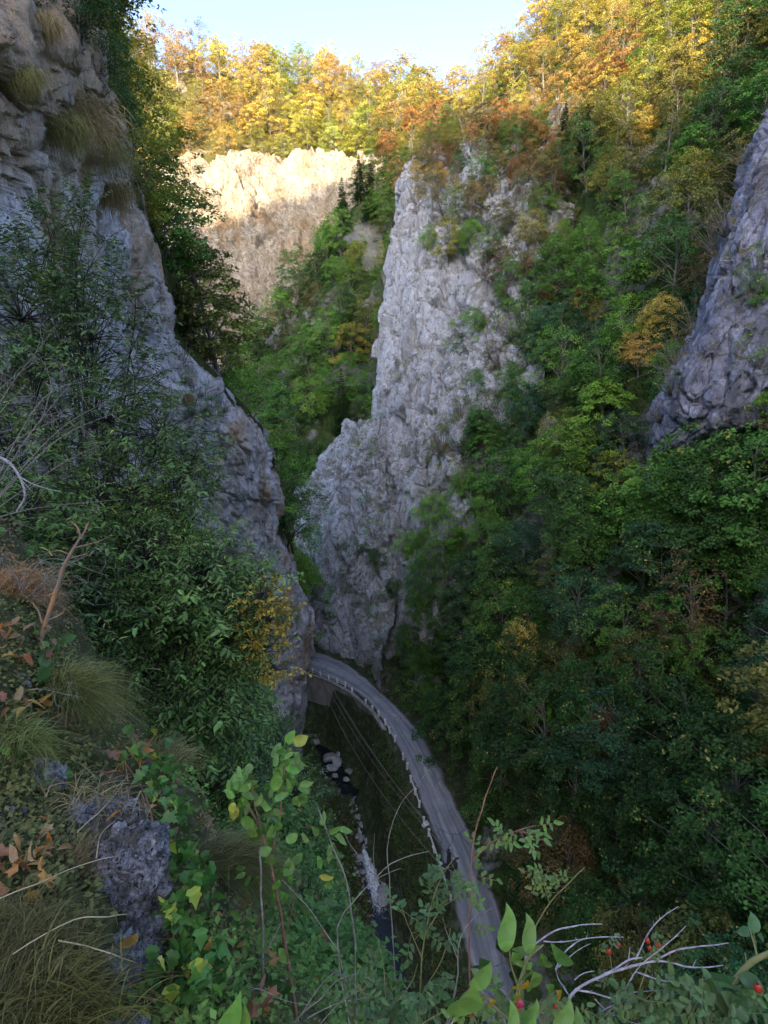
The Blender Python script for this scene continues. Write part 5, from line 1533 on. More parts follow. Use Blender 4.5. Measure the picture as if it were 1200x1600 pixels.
# --- broad shrubs at left, made of stems, twigs and rows of leaves
def big_shrub(name, label, cat, root, lobes, ntwig, per, leaf_len, col, seed, acc=.86, stems_w=.035, part_leaves=0, shape=(.38, .40), twigmat=None, droop=.25, per_colors=None):
    rr = np.random.RandomState(seed)
    t = thing(name, label, cat, tuple(root))
    wood, C_, D_, N2, TT, LS = MB(), [], [], [], [], []
    L = [(at(px, py, d), rx / FPX * d, ry / FPX * d, rz) for px, py, d, rx, ry, rz, wt in lobes]
    wts = np.array([l[6] for l in lobes], float); wts /= wts.sum()
    hubs = []
    for (c, rx, ry, rz) in L:
        mid = root * .45 + c * .55 + rr.normal(size=3) * .12; mid[2] -= .1
        P = spline(np.array([root, mid, c]), 16) + .05 * np.stack([fbm(np.linspace(0, 4, 16)[:, None] * np.ones(3) + 9 * q + len(hubs) * 3.3, 3) for q in range(3)], -1) * np.linalg.norm(c - root) * .25
        P = P - root
        wood.tube(P, np.linspace(stems_w, stems_w * .25, 16), 6)
        hubs.append(P + root)
    for k in range(ntwig):
        i = rr.choice(len(L), p=wts); c, rx, ry, rz = L[i]
        v = rand_dirs(1, rr)[0] * rr.uniform(.15, 1) ** .4
        e = c + v[0] * rx * np.array([1, 0, 0]) + v[2] * ry * np.array([0, SP, CP]) + v[1] * rz * np.array([0, CP, -SP])
        hub = hubs[i]; hs_ = hub[rr.randint(5, 16, 4)]; b = hs_[np.argmin(((hs_ - e) ** 2).sum(1) + .4 * (hs_[:, 2] > e[2]))]
        dirv = e - b; Lb = np.linalg.norm(dirv) + 1e-6
        if k % 3 == 0 or Lb < .6:
            mid = (b + e) / 2 + np.array([0, 0, .08 * Lb]) + rr.normal(size=3) * .03
            wood.tube(spline(np.array([b, mid, e]), 6) - root, np.linspace(.010, .003, 6), 4)
        dirv /= Lb
        dirv = dirv + .5 * rand_dirs(1, rr)[0] + np.array([0, 0, -droop]); dirv /= np.linalg.norm(dirv)
        tl = rr.uniform(.8, 1.4) * leaf_len * per * .38
        sidev = np.cross(dirv, [0, 0, 1.0]); sidev /= np.linalg.norm(sidev) + 1e-9
        up = np.cross(sidev, dirv)
        q = (np.arange(per) + .5) / per
        sgn = np.where(np.arange(per) % 2, 1, -1)[:, None]
        pos = e + dirv * (q * tl)[:, None] + np.array([0, 0, -1.0]) * ((q * tl) ** 2 * .35)[:, None]
        wood.tube(np.array([e, e + dirv * tl * .5, e + dirv * tl - np.array([0, 0, tl * tl * .35])]) - root, np.array([.004, .003, .0015]), 3)
        ld = dirv * .55 + sidev * sgn * .8 + .35 * rand_dirs(per, rr) + np.array([0, 0, -droop])
        C_.append(pos); D_.append(ld); N2.append(up * .8 + .55 * rand_dirs(per, rr) + np.array([0, 0, .3])); LS.append(leaf_len * rr.uniform(.7, 1.25) * rr.uniform(.6, 1.2, per))
        TT.append(np.clip(rr.uniform(.15, .7) + rr.normal(size=per) * .22, 0, 1))
    C_, D_, N2, TT, LS = map(np.concatenate, (C_, D_, N2, TT, LS))
    D_ /= np.linalg.norm(D_, axis=1)[:, None]
    N2 -= (N2 * D_).sum(1)[:, None] * D_; N2 /= np.linalg.norm(N2, axis=1)[:, None]
    X = np.cross(D_, N2)
    LSv = LS[:, None]; wv = LSv * np.where(TT > .83, .20, shape[0])[:, None]
    # five-point folded blade: base, two shoulders, two cheeks, drooping tip
    b0 = C_ - root
    s1 = b0 + D_ * LSv * .35 + X * wv * .5 + N2 * wv * .22
    s2 = b0 + D_ * LSv * .35 - X * wv * .5 + N2 * wv * .22
    s3 = b0 + D_ * LSv * .72 + X * wv * .34 + N2 * wv * .10 - N2 * LSv * .06
    s4 = b0 + D_ * LSv * .72 - X * wv * .34 + N2 * wv * .10 - N2 * LSv * .06
    mm = b0 + D_ * LSv * .5 - N2 * LSv * .02
    tp = b0 + D_ * LSv - N2 * LSv * .16
    V = np.stack([b0, s1, s3, tp, s4, s2, mm], 1)
    n = len(V); o_ = (np.arange(n) * 7)[:, None]
    F = np.concatenate([o_ + np.array([[0, 1, 2, 6]]), o_ + np.array([[6, 2, 3, 3]])[:, :4]], 0) if False else None
    F4 = np.concatenate([o_ + [0, 1, 2, 6], o_ + [6, 4, 5, 0]]); F3 = np.concatenate([o_ + [2, 3, 6], o_ + [3, 4, 6]])
    me = make_mesh(name + '_crown', V.reshape(-1, 3), [F4, F3], M_MLEAF, np.concatenate([TT, TT, TT, TT]), smooth_faces=False)
    cr = add_obj('crown', me, t); cr.color = (*col, 1); cr['kind'] = 'stuff'
    add_obj('trunk', wood.mesh(name + '_wood', twigmat or M_DARKTW), t)
    if part_leaves:
        d = C_ @ np.array([0, CP, -SP]); idx = np.argsort(d - rr.uniform(0, .8, len(d)))[:part_leaves]
        for j in idx:
            leaf_obj(t, root, 'oval', C_[j] + VIEW * .03, D_[j], N2[j], LS[j] * 1.15, np.array(col) * rr.uniform(.8, 1.7))
    return t, n

nl = 0
root = bank_at(150, 900, (mid_bank,))[0]
t, n = big_shrub('tree', 'dark-leaved small tree growing against the left cliff, rock showing through its open crown', 'tree', root,
    [(70, 400, 8.0, 80, 80, .8, .9), (130, 440, 7.8, 60, 70, .7, .8), (40, 500, 7.6, 80, 90, .9, 1.5), (140, 530, 7.6, 80, 70, .9, 1.1), (215, 590, 7.6, 45, 45, .6, .45), (70, 640, 7.2, 100, 70, .8, 1.2), (170, 660, 7.2, 90, 70, .8, 1.2),
     (250, 680, 7.0, 70, 50, .8, .8), (300, 715, 6.8, 45, 35, .6, .4), (120, 340, 8.2, 40, 40, .5, .2), (215, 480, 7.8, 25, 20, .3, .10)],
    950, 12, .085, (0.105, 0.185, 0.055), 1, part_leaves=90); nl += n
root = bank_at(260, 1060, (mid_bank,))[0]
t, n = big_shrub('tree', 'dense green tree with curled pale leaf undersides hanging over the gorge below the dark one', 'tree', root,
    [(200, 770, 6.8, 110, 70, .9, 1.6), (285, 770, 6.6, 55, 45, .7, .6), (230, 870, 6.4, 120, 80, .9, 2.0), (325, 900, 6.2, 60, 70, .8, 1.5), (300, 960, 6.2, 110, 80, .9, 2.2), (350, 980, 6.2, 50, 60, .6, 1.0), (230, 1030, 6.2, 110, 70, .8, 1.7),
     (330, 1060, 6.2, 60, 60, .7, 1.3), (405, 900, 6.1, 25, 10, .3, .15), (130, 900, 6.8, 60, 70, .6, .8), (140, 1000, 6.6, 60, 60, .6, .8), (290, 1120, 6.2, 90, 60, .7, 1.2), (350, 1130, 6.3, 50, 50, .5, .7)],
    1950, 12, .076, (0.17, 0.30, 0.080), 2, part_leaves=120); nl += n
root = bank_at(340, 1060, (mid_bank,))[0] + np.array([0, .4, -.5])
t, n = big_shrub('shrub', 'shrub with golden yellow leaves reaching out in front of the left cliff', 'shrub', root,
    [(408, 930, 5.9, 36, 24, .4, 1.0), (428, 962, 5.9, 26, 18, .3, .8), (408, 1010, 5.9, 36, 24, .4, 1.2), (430, 1045, 5.9, 22, 20, .3, .6), (390, 985, 5.9, 30, 30, .4, .8), (448, 972, 5.9, 10, 8, .2, .2)],
    170, 10, .048, (0.50, 0.37, 0.05), 3, acc=2, part_leaves=0, shape=(.6, .5), stems_w=.015, droop=.1); nl += n
root = bank_at(60, 900, (mid_bank,))[0] + np.array([0, 0, .2])
t, n = big_shrub('shrub', 'leafy green shrub at the left edge behind the bare grey twigs', 'shrub', root,
    [(40, 790, 5.6, 70, 60, .5, 1), (20, 700, 5.8, 50, 60, .5, .7), (110, 840, 5.6, 60, 50, .5, .9), (30, 870, 5.2, 60, 40, .5, 1.0), (120, 940, 5.4, 60, 50, .5, 1.0), (60, 560, 6.0, 50, 30, .4, .3)],
    380, 11, .085, (0.13, 0.24, 0.06), 4, part_leaves=40, stems_w=.02); nl += n
# low leafy weeds that clothe the mid bank
me, n_ = undergrowth('weeds_mid', mid_bank, 8200, 14, np.random.RandomState(12), [(0.085, .17, .045), (.12, .21, .05), (.07, .13, .04), (.16, .17, .06)],
                     lambda x, y, d, p, nn: (x > -900) & (x < 1300) & (y > -200) & (y < 2100), size=.075, spread=.22, off=.16)
add_obj('weeds', me, kind='stuff', label='low green weeds clothing the steep bank below the viewer'); nl += n_
me, n_ = undergrowth('weeds_near', mid_bank, 6200, 13, np.random.RandomState(13), [(0.10, .20, .05), (.08, .16, .045), (.15, .20, .06)],
                     lambda x, y, d, p, nn: (x > -900) & (x < 1300) & (y > -200) & (y < 2100) & (y > 1150), size=.045, spread=.13, off=.22)
add_obj('weeds', me, kind='stuff', label='fine green herbs on the bank near the viewer'); nl += n_
shr = [((430, 1220, (mid_bank,)), 'fine-leaved green shrub at the edge of the bank beside the stream', [(430, 1165, 8.6, 40, 34, .5, 1), (460, 1250, 7.6, 40, 60, .4, 1.2), (480, 1330, 6.8, 30, 50, .4, 1), (410, 1180, 8.6, 40, 40, .5, 1)], 330, (0.11, .21, .055), .06),
       ((470, 1480, (mid_bank,)), 'bright green bush on the bank above the lower stream', [(470, 1420, 5.4, 40, 50, .3, 1), (490, 1500, 5.0, 34, 50, .3, 1), (430, 1500, 4.8, 60, 50, .3, 1.2), (380, 1440, 5.2, 50, 50, .3, 1)], 380, (0.11, .235, .055), .05),
       ((330, 1250, (mid_bank,)), 'green shrub between the grass tufts and the tree above', [(300, 1180, 6.6, 60, 40, .4, 1), (330, 1230, 6.2, 50, 40, .4, 1), (380, 1220, 6.4, 40, 40, .4, 1)], 260, (0.115, .22, .055), .055)]
for k, (b_, lab, lobes, ntw, col, ll) in enumerate(shr):
    root = bank_at(*b_)[0]
    t, n = big_shrub('shrub', lab, 'shrub', root, lobes, ntw, 11, ll, col, 20 + k, stems_w=.012, droop=.1); nl += n
print('near leaves', nl)

# --- single plants, leaf by leaf
def leafy_plant(name, label, cat, stems, leaves, stem_mat, group=None, leaf_name='leaf'):
    base = stems[0][0][0]
    t = thing(name, label, cat, tuple(base), group)
    add_stems(t, base, stems, stem_mat)
    for (pos, dr, nm, size, kind, col) in leaves: leaf_obj(t, base, kind, pos, dr, nm, size, col, leaf_name)
    return t
def rleaf(px, py, d, size, kind, col, ang=None, up=.6):
    """leaf at a pixel, pointing at screen angle ang (degrees, 0 = right, 90 = up)"""
    a = math.radians(ang if ang is not None else frng.uniform(0, 360))
    dr = np.array([math.cos(a), math.sin(a) * SP, math.sin(a) * CP]) + .35 * frng.normal(size=3) * np.array([.4, 1, .4])
    nm = VIEW * .8 + np.array([0, 0, up]) + .4 * frng.normal(size=3)
    return (at(px, py, d), dr, nm, size, kind, col)

L = []
for cx_, cy_, n, sp in [(372, 1245, 15, 17), (440, 1205, 16, 20), (452, 1172, 6, 10), (410, 1285, 12, 20), (462, 1235, 9, 14), (392, 1215, 8, 16), (430, 1260, 8, 18), (440, 1330, 7, 24), (455, 1375, 6, 22), (395, 1345, 5, 20)]:
    for k in range(int(n * 1.5)):
        a = frng.uniform(0, 360); r = sp * 1.15 * frng.uniform(.2, 1)
        px, py = cx_ + r * math.cos(math.radians(a)), cy_ - r * math.sin(math.radians(a)) * 1.1
        L.append(rleaf(px, py, 2.25 + frng.uniform(-.12, .15), frng.uniform(.040, .066), 'oval' if frng.rand() < .7 else 'round', (G_LIGHT, G_MID, G_LIGHT, G_YEL)[frng.randint(4) if frng.rand() < .35 else 0], a - 25 if frng.rand() < .6 else 250))
leafy_plant('sapling', 'young sapling with a reddish stem and bright green oval leaves beside the stream view', 'sapling',
    [(ppath([(470, 1640), (458, 1560), (446, 1480), (437, 1420), (425, 1360), (410, 1300), (385, 1252)], 2.25), .009, .0035), (ppath([(420, 1340), (436, 1290), (442, 1220), (452, 1170)], 2.27), .005, .002), (ppath([(445, 1470), (462, 1400), (472, 1372)], 2.25), .003, .0015),
     (ppath([(412, 1305), (395, 1240), (398, 1210)], 2.25), .003, .0015)], L, M_REDSTEM)
L = [rleaf(px, py, 2.1, s, 'oval', c, a) for px, py, s, c, a in [(508, 1290, .05, G_MID, 95), (500, 1302, .045, G_MID, 130), (516, 1305, .05, G_MID, 60), (522, 1308, .055, G_LIGHT, -20), (512, 1320, .045, G_MID, -70), (493, 1318, .04, G_DEEP, 180), (484, 1312, .045, G_MID, 160),
     (495, 1338, .05, G_LIGHT, -60), (500, 1372, .055, G_YEL, 20), (506, 1385, .05, G_MID, -30), (492, 1390, .05, G_DEEP, 200), (505, 1415, .06, G_DEEP, 10), (488, 1430, .05, G_DEEP, 190), (515, 1330, .04, G_LIGHT, -90), (530, 1300, .05, G_MID, 5)]]
leafy_plant('sprout', 'thin pale shoot with a few small leaves leaning over the stream', 'sprout', [(ppath([(560, 1660), (556, 1560), (553, 1450), (540, 1375), (515, 1310), (497, 1262)], 2.1), .004, .002)], L, M_TWIG)
L = [rleaf(408 + frng.normal() * 22, 1480 + frng.uniform(-60, 100), 2.0, frng.uniform(.035, .06), 'oval', (G_MID, G_DEEP)[frng.randint(2)]) for k in range(18)]
leafy_plant('sprout', 'straight grey stem rising through the low green leaves left of the sapling', 'sprout', [(ppath([(404, 1660), (409, 1560), (411, 1480), (409, 1400), (407, 1325)], 2.0), .006, .003), (ppath([(411, 1492), (425, 1470), (440, 1440)], 2.0), .003, .0015)], L, M_TWIG)

def bare(name, label, stems, mat, cat='twig', r=.0028, group=None, d=1.9):
    S = [(ppath(p, d if dd is None else dd), r * k, r * k * .35) for p, k, dd in stems]
    base = S[0][0][0]
    t = thing(name, label, cat, tuple(base), group)
    add_stems(t, base, S, mat)
    # side spurs
    return t
bare('twig', 'forked bare grey twig standing in front of the white water', [([(555, 1660), (540, 1570), (529, 1500), (530, 1440), (560, 1400), (588, 1372), (608, 1352), (640, 1337), (672, 1331)], 1.1, None), ([(529, 1487), (505, 1450), (480, 1415), (440, 1375)], .8, None),
     ([(588, 1372), (570, 1350), (548, 1320), (538, 1300)], .6, None), ([(588, 1372), (584, 1340), (585, 1302)], .6, None), ([(580, 1380), (600, 1368), (626, 1358)], .6, None), ([(529, 1490), (540, 1530), (556, 1556)], .6, None), ([(590, 1375), (612, 1388)], .4, None)], M_TWIG)
bare('twig', 'long thin bare shoot curving up across the guard rail', [([(625, 1660), (618, 1540), (612, 1440), (607, 1360), (606, 1320), (612, 1290), (628, 1255), (650, 1228), (672, 1200)], .9, None)], M_TWIG)
bare('twig', 'pale bare stem slanting up to the left of the rose shoots', [([(680, 1650), (700, 1590), (712, 1540), (718, 1480), (735, 1440), (768, 1420)], 1.1, None), ([(716, 1500), (700, 1460), (692, 1430)], .5, None), ([(690, 1620), (720, 1560), (765, 1520)], 1.1, None)], M_TWIG, d=1.6)
bare('twig', 'tangle of thin bleached twigs low on the bank beneath the forked twig', [([(430, 1640), (470, 1585), (500, 1560), (530, 1530), (575, 1515)], 1.1, None), ([(470, 1585), (500, 1540), (530, 1512)], .8, None), ([(480, 1590), (520, 1570), (580, 1560), (620, 1575)], .8, None), ([(380, 1560), (400, 1545), (440, 1562), (490, 1570)], .7, None),
     ([(335, 1570), (360, 1530), (385, 1505)], .7, None), ([(500, 1600), (540, 1560), (600, 1530)], .7, None)], M_TWIG, d=1.8)
bare('dead_branch', 'bleached violet-grey dead branch fanning out over the dark woods', [
    ([(880, 1680), (888, 1575), (900, 1548), (925, 1532), (955, 1518), (985, 1500), (1005, 1497)], 2.0, None), ([(945, 1522), (1000, 1508), (1030, 1502), (1080, 1512), (1130, 1507)], 1.5, None), ([(1025, 1500), (1060, 1483), (1100, 1478), (1138, 1474)], 1.1, None),
    ([(950, 1600), (975, 1552), (1000, 1512), (1035, 1480), (1072, 1446)], .9, None), ([(995, 1500), (1008, 1468), (1028, 1440), (1060, 1416)], .9, None), ([(900, 1545), (955, 1558), (1005, 1578), (1035, 1597)], 1.0, None), ([(995, 1520), (1040, 1534), (1075, 1540), (1102, 1550)], .8, None),
    ([(868, 1514), (880, 1487), (905, 1470), (940, 1465), (976, 1465)], 1.0, None), ([(872, 1510), (895, 1488), (922, 1475)], .7, None), ([(888, 1552), (872, 1530), (868, 1512)], .8, None), ([(898, 1530), (910, 1520), (928, 1515)], .7, None), ([(930, 1530), (945, 1532), (960, 1531)], .9, None),
    ([(960, 1556), (985, 1550), (1040, 1548)], .8, None), ([(1040, 1562), (1060, 1552), (1076, 1542)], .7, None), ([(930, 1560), (950, 1580), (985, 1597), (1020, 1600)], .7, None), ([(910, 1600), (940, 1578), (980, 1560)], .9, None)], M_DEAD, 'branch', r=.0026, d=1.5)
bare('dead_branch', 'second pale dead branch rising to the left of the bleached fan', [([(800, 1640), (822, 1500), (842, 1472), (870, 1454), (905, 1446), (942, 1444)], 1.4, None), ([(850, 1470), (880, 1470), (907, 1468)], .8, None), ([(680, 1640), (720, 1575), (757, 1533)], 1.2, None)], M_DEAD, 'branch', r=.0026, d=1.5)
t = bare('dead_branch', 'upright dead branch with orange peeling bark and a forked tip by the left bank', [([(40, 1090), (60, 1010), (72, 970), (88, 920), (97, 890), (112, 862), (127, 838)], 3.2, None), ([(127, 842), (122, 825), (112, 815)], 1.2, None), ([(127, 842), (136, 824), (140, 815)], 1.2, None),
    ([(73, 970), (95, 960), (103, 950)], 1.4, None), ([(66, 975), (60, 955), (50, 940)], 1.2, None), ([(118, 855), (150, 848), (175, 835)], .8, None), ([(110, 866), (90, 860), (62, 868)], .6, None)], M_ORANGE, 'branch', r=.0045, d=2.7)

# bare grey twigs at the left edge
rr = np.random.RandomState(31)
def twig_bush(label, root_px, d, aims, n_side=4, r=.007, mat=M_TWIG, cat='shrub', spread=50):
    base = at(*root_px, d)
    t = thing('bare_shrub', label, cat, tuple(base))
    m = MB(); k0 = 0
    for (ax, ay) in aims:
        e = at(ax, ay, d + rr.uniform(-.3, .5))
        mid = base * .5 + e * .5 + np.array([0, 0, .12 * np.linalg.norm(e - base)]) + rr.normal(size=3) * .06
        S = spline(np.array([base, mid, e]), 14); m1 = MB(); m1.tube(S - base, np.linspace(r, r * .25, 14), 5)
        add_obj('branch', m1.mesh('branch', mat), t)
        for j in range(n_side):
            b = S[rr.randint(3, 13)]; dv = (e - base) / np.linalg.norm(e - base) * .6 + rand_dirs(1, rr)[0] * .9
            ll = spread / FPX * d * rr.uniform(.5, 1.6)
            e2 = b + dv * ll; P2 = spline(np.array([b, (b + e2) / 2 + rr.normal(size=3) * .03, e2]), 7)
            m.tube(P2 - base, np.linspace(r * .35, r * .12, 7), 4)
            for q in range(2):
                b3 = P2[rr.randint(2, 6)]; e3 = b3 + (dv * .5 + rand_dirs(1, rr)[0] * .8) * ll * .5
                m.tube(np.array([b3, (b3 + e3) / 2 + rr.normal(size=3) * .01, e3]) - base, np.array([.2, .15, .1]) * r, 3)
    tw = add_obj('twigs', m.mesh('twigs', mat), t); tw['kind'] = 'stuff'
twig_bush('bare shrub of long thin grey twigs arching across the left edge', (-40, 820), 3.6, [(60, 560), (110, 600), (190, 640), (170, 690), (120, 640), (195, 780), (80, 520), (150, 590), (40, 600), (60, 690), (180, 620)], 8, r=.0055)
twig_bush('bleached leafless twigs hanging beside the orange dead branch', (20, 960), 3.0, [(120, 900), (150, 860), (140, 930), (60, 870), (100, 1000), (170, 900), (10, 870)], 8, r=.0035)
twig_bush('little dry thorny twigs at the foot of the orange dead branch', (30, 1180), 2.4, [(130, 1090), (150, 1110), (90, 1230), (170, 1150), (60, 1250), (140, 1230)], 7, r=.0028, spread=30)
bare('branch', 'smooth violet-grey branch curving down at the left edge', [([(-40, 700), (10, 720), (30, 745), (38, 775), (25, 800)], 2.4, None), ([(30, 745), (60, 760), (95, 768)], .9, None)], M_DEAD, 'branch', r=.0042, d=3.0)

# rose shoots: compound leaves along arching stems
def rose(label, stems, d, nleaf, seed, hips=(), col=G_MID, size=.026, mat=M_STEM, span=(.25, 1.0)):
    r_ = np.random.RandomState(seed)
    S = [(ppath(p, d), .0024 * k, .0011 * k) for p, k in stems]
    base = S[0][0][0]; t = thing('wild_rose', label, 'rose bush', tuple(base), 'wild rose shoots along the lower edge')
    add_stems(t, base, S, mat)
    for q in range(nleaf):
        P = S[r_.randint(len(S))][0]
        k = r_.randint(int(len(P) * span[0]) if P is S[0][0] else 2, len(P) - 1); b = P[k]
        a = rand_dirs(1, r_)[0] * np.array([1, .6, .5]) + np.array([0, 0, .1]); a /= np.linalg.norm(a)
        rl = size * r_.uniform(2.0, 3.4)
        nm = VIEW * .7 + np.array([0, 0, .8]) + .5 * rand_dirs(1, r_)[0]
        sd = np.cross(a, nm); sd /= np.linalg.norm(sd)
        c_ = np.array(col) * r_.uniform(.7, 1.25)
        m = MB(); m.tube(np.array([b, b + a * rl]) - base, .0008, 3); 
        fr = add_obj('leaf_stalk', m.mesh('leaf_stalk', mat), t)
        for j, (f, s_) in enumerate([(.45, 1), (.45, -1), (.75, 1), (.75, -1), (1, 0)]):
            dr = a * (.5 if s_ else 1) + sd * s_
            lo = leaf_obj(t, base, 'oval', b + a * rl * f, dr, nm, size * r_.uniform(.85, 1.15) * (1.15 if not s_ else 1), c_, 'leaflet')
    for (hx, hy, hs, mt) in hips:
        m = MB(); p = at(hx, hy, d - .02) - base
        zs = np.linspace(0, 1, 8); rs = np.sin(np.clip(zs * 3.0 + .12, 0, math.pi)) ** .7 * .5
        m.tube([p + np.array([.3 * hs * (z - .5), 0, -hs * z * 1.3]) for z in zs], rs * hs, 8)
        add_obj('rose_hip', m.mesh('rose_hip', mt), t)
    return t
rose('tall reddish rose shoot rising in front of the road', [([(735, 1660), (735, 1560), (734, 1480), (733, 1420), (736, 1370), (738, 1330), (744, 1300), (752, 1270), (762, 1235), (770, 1212), (776, 1198)], 1.3), ([(738, 1345), (758, 1325), (788, 1306), (815, 1296), (838, 1288)], .7)], 1.6, 16, 1, mat=M_REDSTEM, col=G_MID, size=.022)
rose('green rose shoot leaning right above the broad pale leaves', [([(810, 1660), (822, 1500), (835, 1455), (850, 1425), (868, 1398), (888, 1378), (914, 1356)], 1.2), ([(858, 1410), (850, 1380), (858, 1352)], .6)], 1.55, 9, 2, col=(.16, .27, .07), size=.018, span=(.4, 1))
rose('leafy rose bush spreading over the near road at lower centre', [([(650, 1660), (655, 1560), (662, 1480), (672, 1420), (690, 1370), (712, 1340)], 1.1), ([(662, 1500), (640, 1450), (628, 1420)], .7), ([(665, 1460), (690, 1420), (720, 1400)], .7), ([(655, 1560), (690, 1500), (705, 1450)], .8)], 1.65, 26, 3, col=(.075, .17, .065), size=.024,
     hips=[])
rose('small rose bush with dull green leaflets at bottom centre', [([(610, 1660), (605, 1580), (600, 1520), (590, 1470)], 1.0), ([(605, 1580), (640, 1540), (655, 1505)], .7), ([(606, 1600), (575, 1560), (560, 1540)], .7)], 1.6, 22, 4, col=(.08, .16, .07), size=.024)
rose('rose bush with red hips between the broad leaves and the dead branch', [([(770, 1680), (775, 1610), (780, 1570), (800, 1545)], 1.0), ([(770, 1650), (745, 1600), (735, 1570)], .8), ([(775, 1620), (815, 1590), (850, 1560)], .8)], 1.4, 16, 5, col=(.14, .24, .06), size=.024,
     hips=[(741, 1557, .017, M_HIP), (812, 1562, .021, M_HIPP), (806, 1576, .018, M_HIP), (737, 1578, .013, M_HIP), (868, 1570, .010, M_HIP)])
rose('sparse rose stems carrying red hips above the dead branch', [([(980, 1660), (985, 1580), (960, 1530), (955, 1500), (953, 1482)], .8), ([(985, 1580), (1010, 1520), (1018, 1490), (1012, 1462)], .8), ([(985, 1590), (1040, 1560), (1060, 1530)], .6)], 1.5, 16, 6, col=(.12, .19, .07), size=.017,
     hips=[(952, 1483, .014, M_HIP), (1012, 1466, .013, M_HIP), (1029, 1472, .015, M_HIP), (1016, 1478, .012, M_HIP), (967, 1474, .010, M_HIP)])
rose('rose bush filling the bottom right below the dead branch', [([(1060, 1680), (1070, 1610), (1090, 1560), (1100, 1520)], 1.1), ([(1070, 1620), (1030, 1580), (1000, 1560)], .8), ([(1070, 1620), (1130, 1590), (1170, 1570)], .8), ([(1065, 1640), (960, 1600), (920, 1580)], .8)], 1.45, 40, 7, col=(.10, .20, .075), size=.027,
     hips=[(1186, 1538, .022, M_HIP)])
rose('low rose tangle at the very bottom between road and dead branch', [([(860, 1680), (870, 1620), (900, 1590)], 1.0), ([(865, 1640), (930, 1600), (960, 1570)], .8), ([(862, 1650), (820, 1600), (805, 1570)], .8)], 1.45, 28, 8, col=(.13, .19, .06), size=.020)
rose('dark leafy rose bush at the bottom edge left of the road', [([(540, 1680), (560, 1620), (590, 1590)], 1.0), ([(550, 1650), (640, 1610), (690, 1580)], .8)], 1.5, 26, 9, col=(.07, .15, .06), size=.024)

# plant with broad pale leaves
def bl(px, py, tx, ty, d, kind, col, wide=1.0):
    """leaf from its base pixel to its tip pixel"""
    a, b = at(px, py, d), at(tx, ty, d + .01)
    v = b - a; s = np.linalg.norm(v)
    return (a, v, VIEW + .25 * frng.normal(size=3), s, kind, col)
PL = (.20, .36, .085)
L = [bl(797, 1486, 791, 1420, 1.3, 'oval', PL), bl(833, 1488, 823, 1434, 1.3, 'oval', PL), bl(800, 1484, 850, 1480, 1.32, 'narrow', G_MID), bl(800, 1488, 822, 1502, 1.3, 'round', G_LIGHT), bl(735, 1540, 772, 1512, 1.2, 'round', PL), bl(732, 1536, 715, 1612, 1.2, 'oval', PL),
     bl(828, 1515, 812, 1540, 1.3, 'round', PL), bl(832, 1520, 838, 1553, 1.3, 'round', PL), bl(860, 1474, 905, 1522, 1.28, 'narrow', G_MID), bl(806, 1625, 800, 1570, 1.2, 'oval', PL), bl(822, 1610, 838, 1565, 1.25, 'oval', G_LIGHT), bl(880, 1625, 885, 1565, 1.2, 'oval', PL),
     bl(905, 1630, 898, 1580, 1.2, 'oval', G_LIGHT), bl(842, 1490, 848, 1518, 1.3, 'oval', G_MID), bl(846, 1496, 868, 1518, 1.3, 'narrow', G_LIGHT), bl(830, 1500, 800, 1512, 1.3, 'oval', G_LIGHT), bl(822, 1530, 803, 1555, 1.3, 'oval', Y_), bl(804, 1552, 808, 1575, 1.28, 'oval', Y_),
     bl(764, 1560, 772, 1580, 1.25, 'oval', Y_), bl(756, 1556, 748, 1566, 1.25, 'oval', Y_), bl(868, 1550, 880, 1565, 1.3, 'oval', Y_), bl(360, 1640, 358, 1560, 1.5, 'oval', PL), bl(395, 1620, 372, 1578, 1.5, 'oval', G_LIGHT), bl(745, 1500, 768, 1540, 1.3, 'oval', G_DEEP), bl(756, 1502, 740, 1520, 1.35, 'oval', G_DEEP),
     bl(700, 1560, 682, 1548, 1.35, 'oval', G_DEEP), bl(695, 1572, 712, 1560, 1.35, 'oval', G_DEEP), bl(852, 1540, 870, 1552, 1.3, 'oval', G_LIGHT), bl(815, 1640, 835, 1590, 1.2, 'oval', G_LIGHT)]
leafy_plant('broadleaf_sprout', 'sprout with large upright pale green leaves and some yellow ones before the road', 'sprout', [(ppath([(795, 1700), (800, 1600), (812, 1540), (826, 1500), (850, 1478)], 1.3), .005, .002), (ppath([(812, 1545), (800, 1510), (797, 1486)], 1.3), .003, .0015), (ppath([(800, 1600), (760, 1560), (735, 1538)], 1.25), .003, .0015),
     (ppath([(826, 1500), (833, 1488)], 1.3, 5), .002, .001), (ppath([(800, 1610), (850, 1575), (870, 1545)], 1.3), .003, .0012)], [l for l in L if not (l[0][0] < -.3)], M_STEM)
leafy_plant('broadleaf_sprout', 'single pale green leafy sprout at the bottom edge left of the sapling stem', 'sprout', [(ppath([(380, 1720), (372, 1650), (362, 1620)], 1.5), .003, .001)], [l for l in L if l[0][0] < -.3], M_STEM)
L = [rleaf(1176, 1458, 1.6, .05, 'round', (.09, .22, .10), 80), rleaf(1170, 1452, 1.6, .04, 'round', (.09, .22, .10), 165), rleaf(1183, 1462, 1.6, .035, 'oval', (.09, .22, .10), -30)]
for k in range(22): L.append(rleaf(1120 + frng.uniform(-50, 80), 1560 + frng.uniform(-30, 50), 1.45, frng.uniform(.04, .07), 'round' if k % 2 else 'oval', ((.07, .17, .08), (.10, .20, .08), G_DEEP)[k % 3]))
for k in range(8): L.append(rleaf(1080 + 14 * k + frng.uniform(-8, 8), 1530 + frng.uniform(-14, 30), 1.5, frng.uniform(.07, .1), 'oval', (.06, .15, .07), 200))
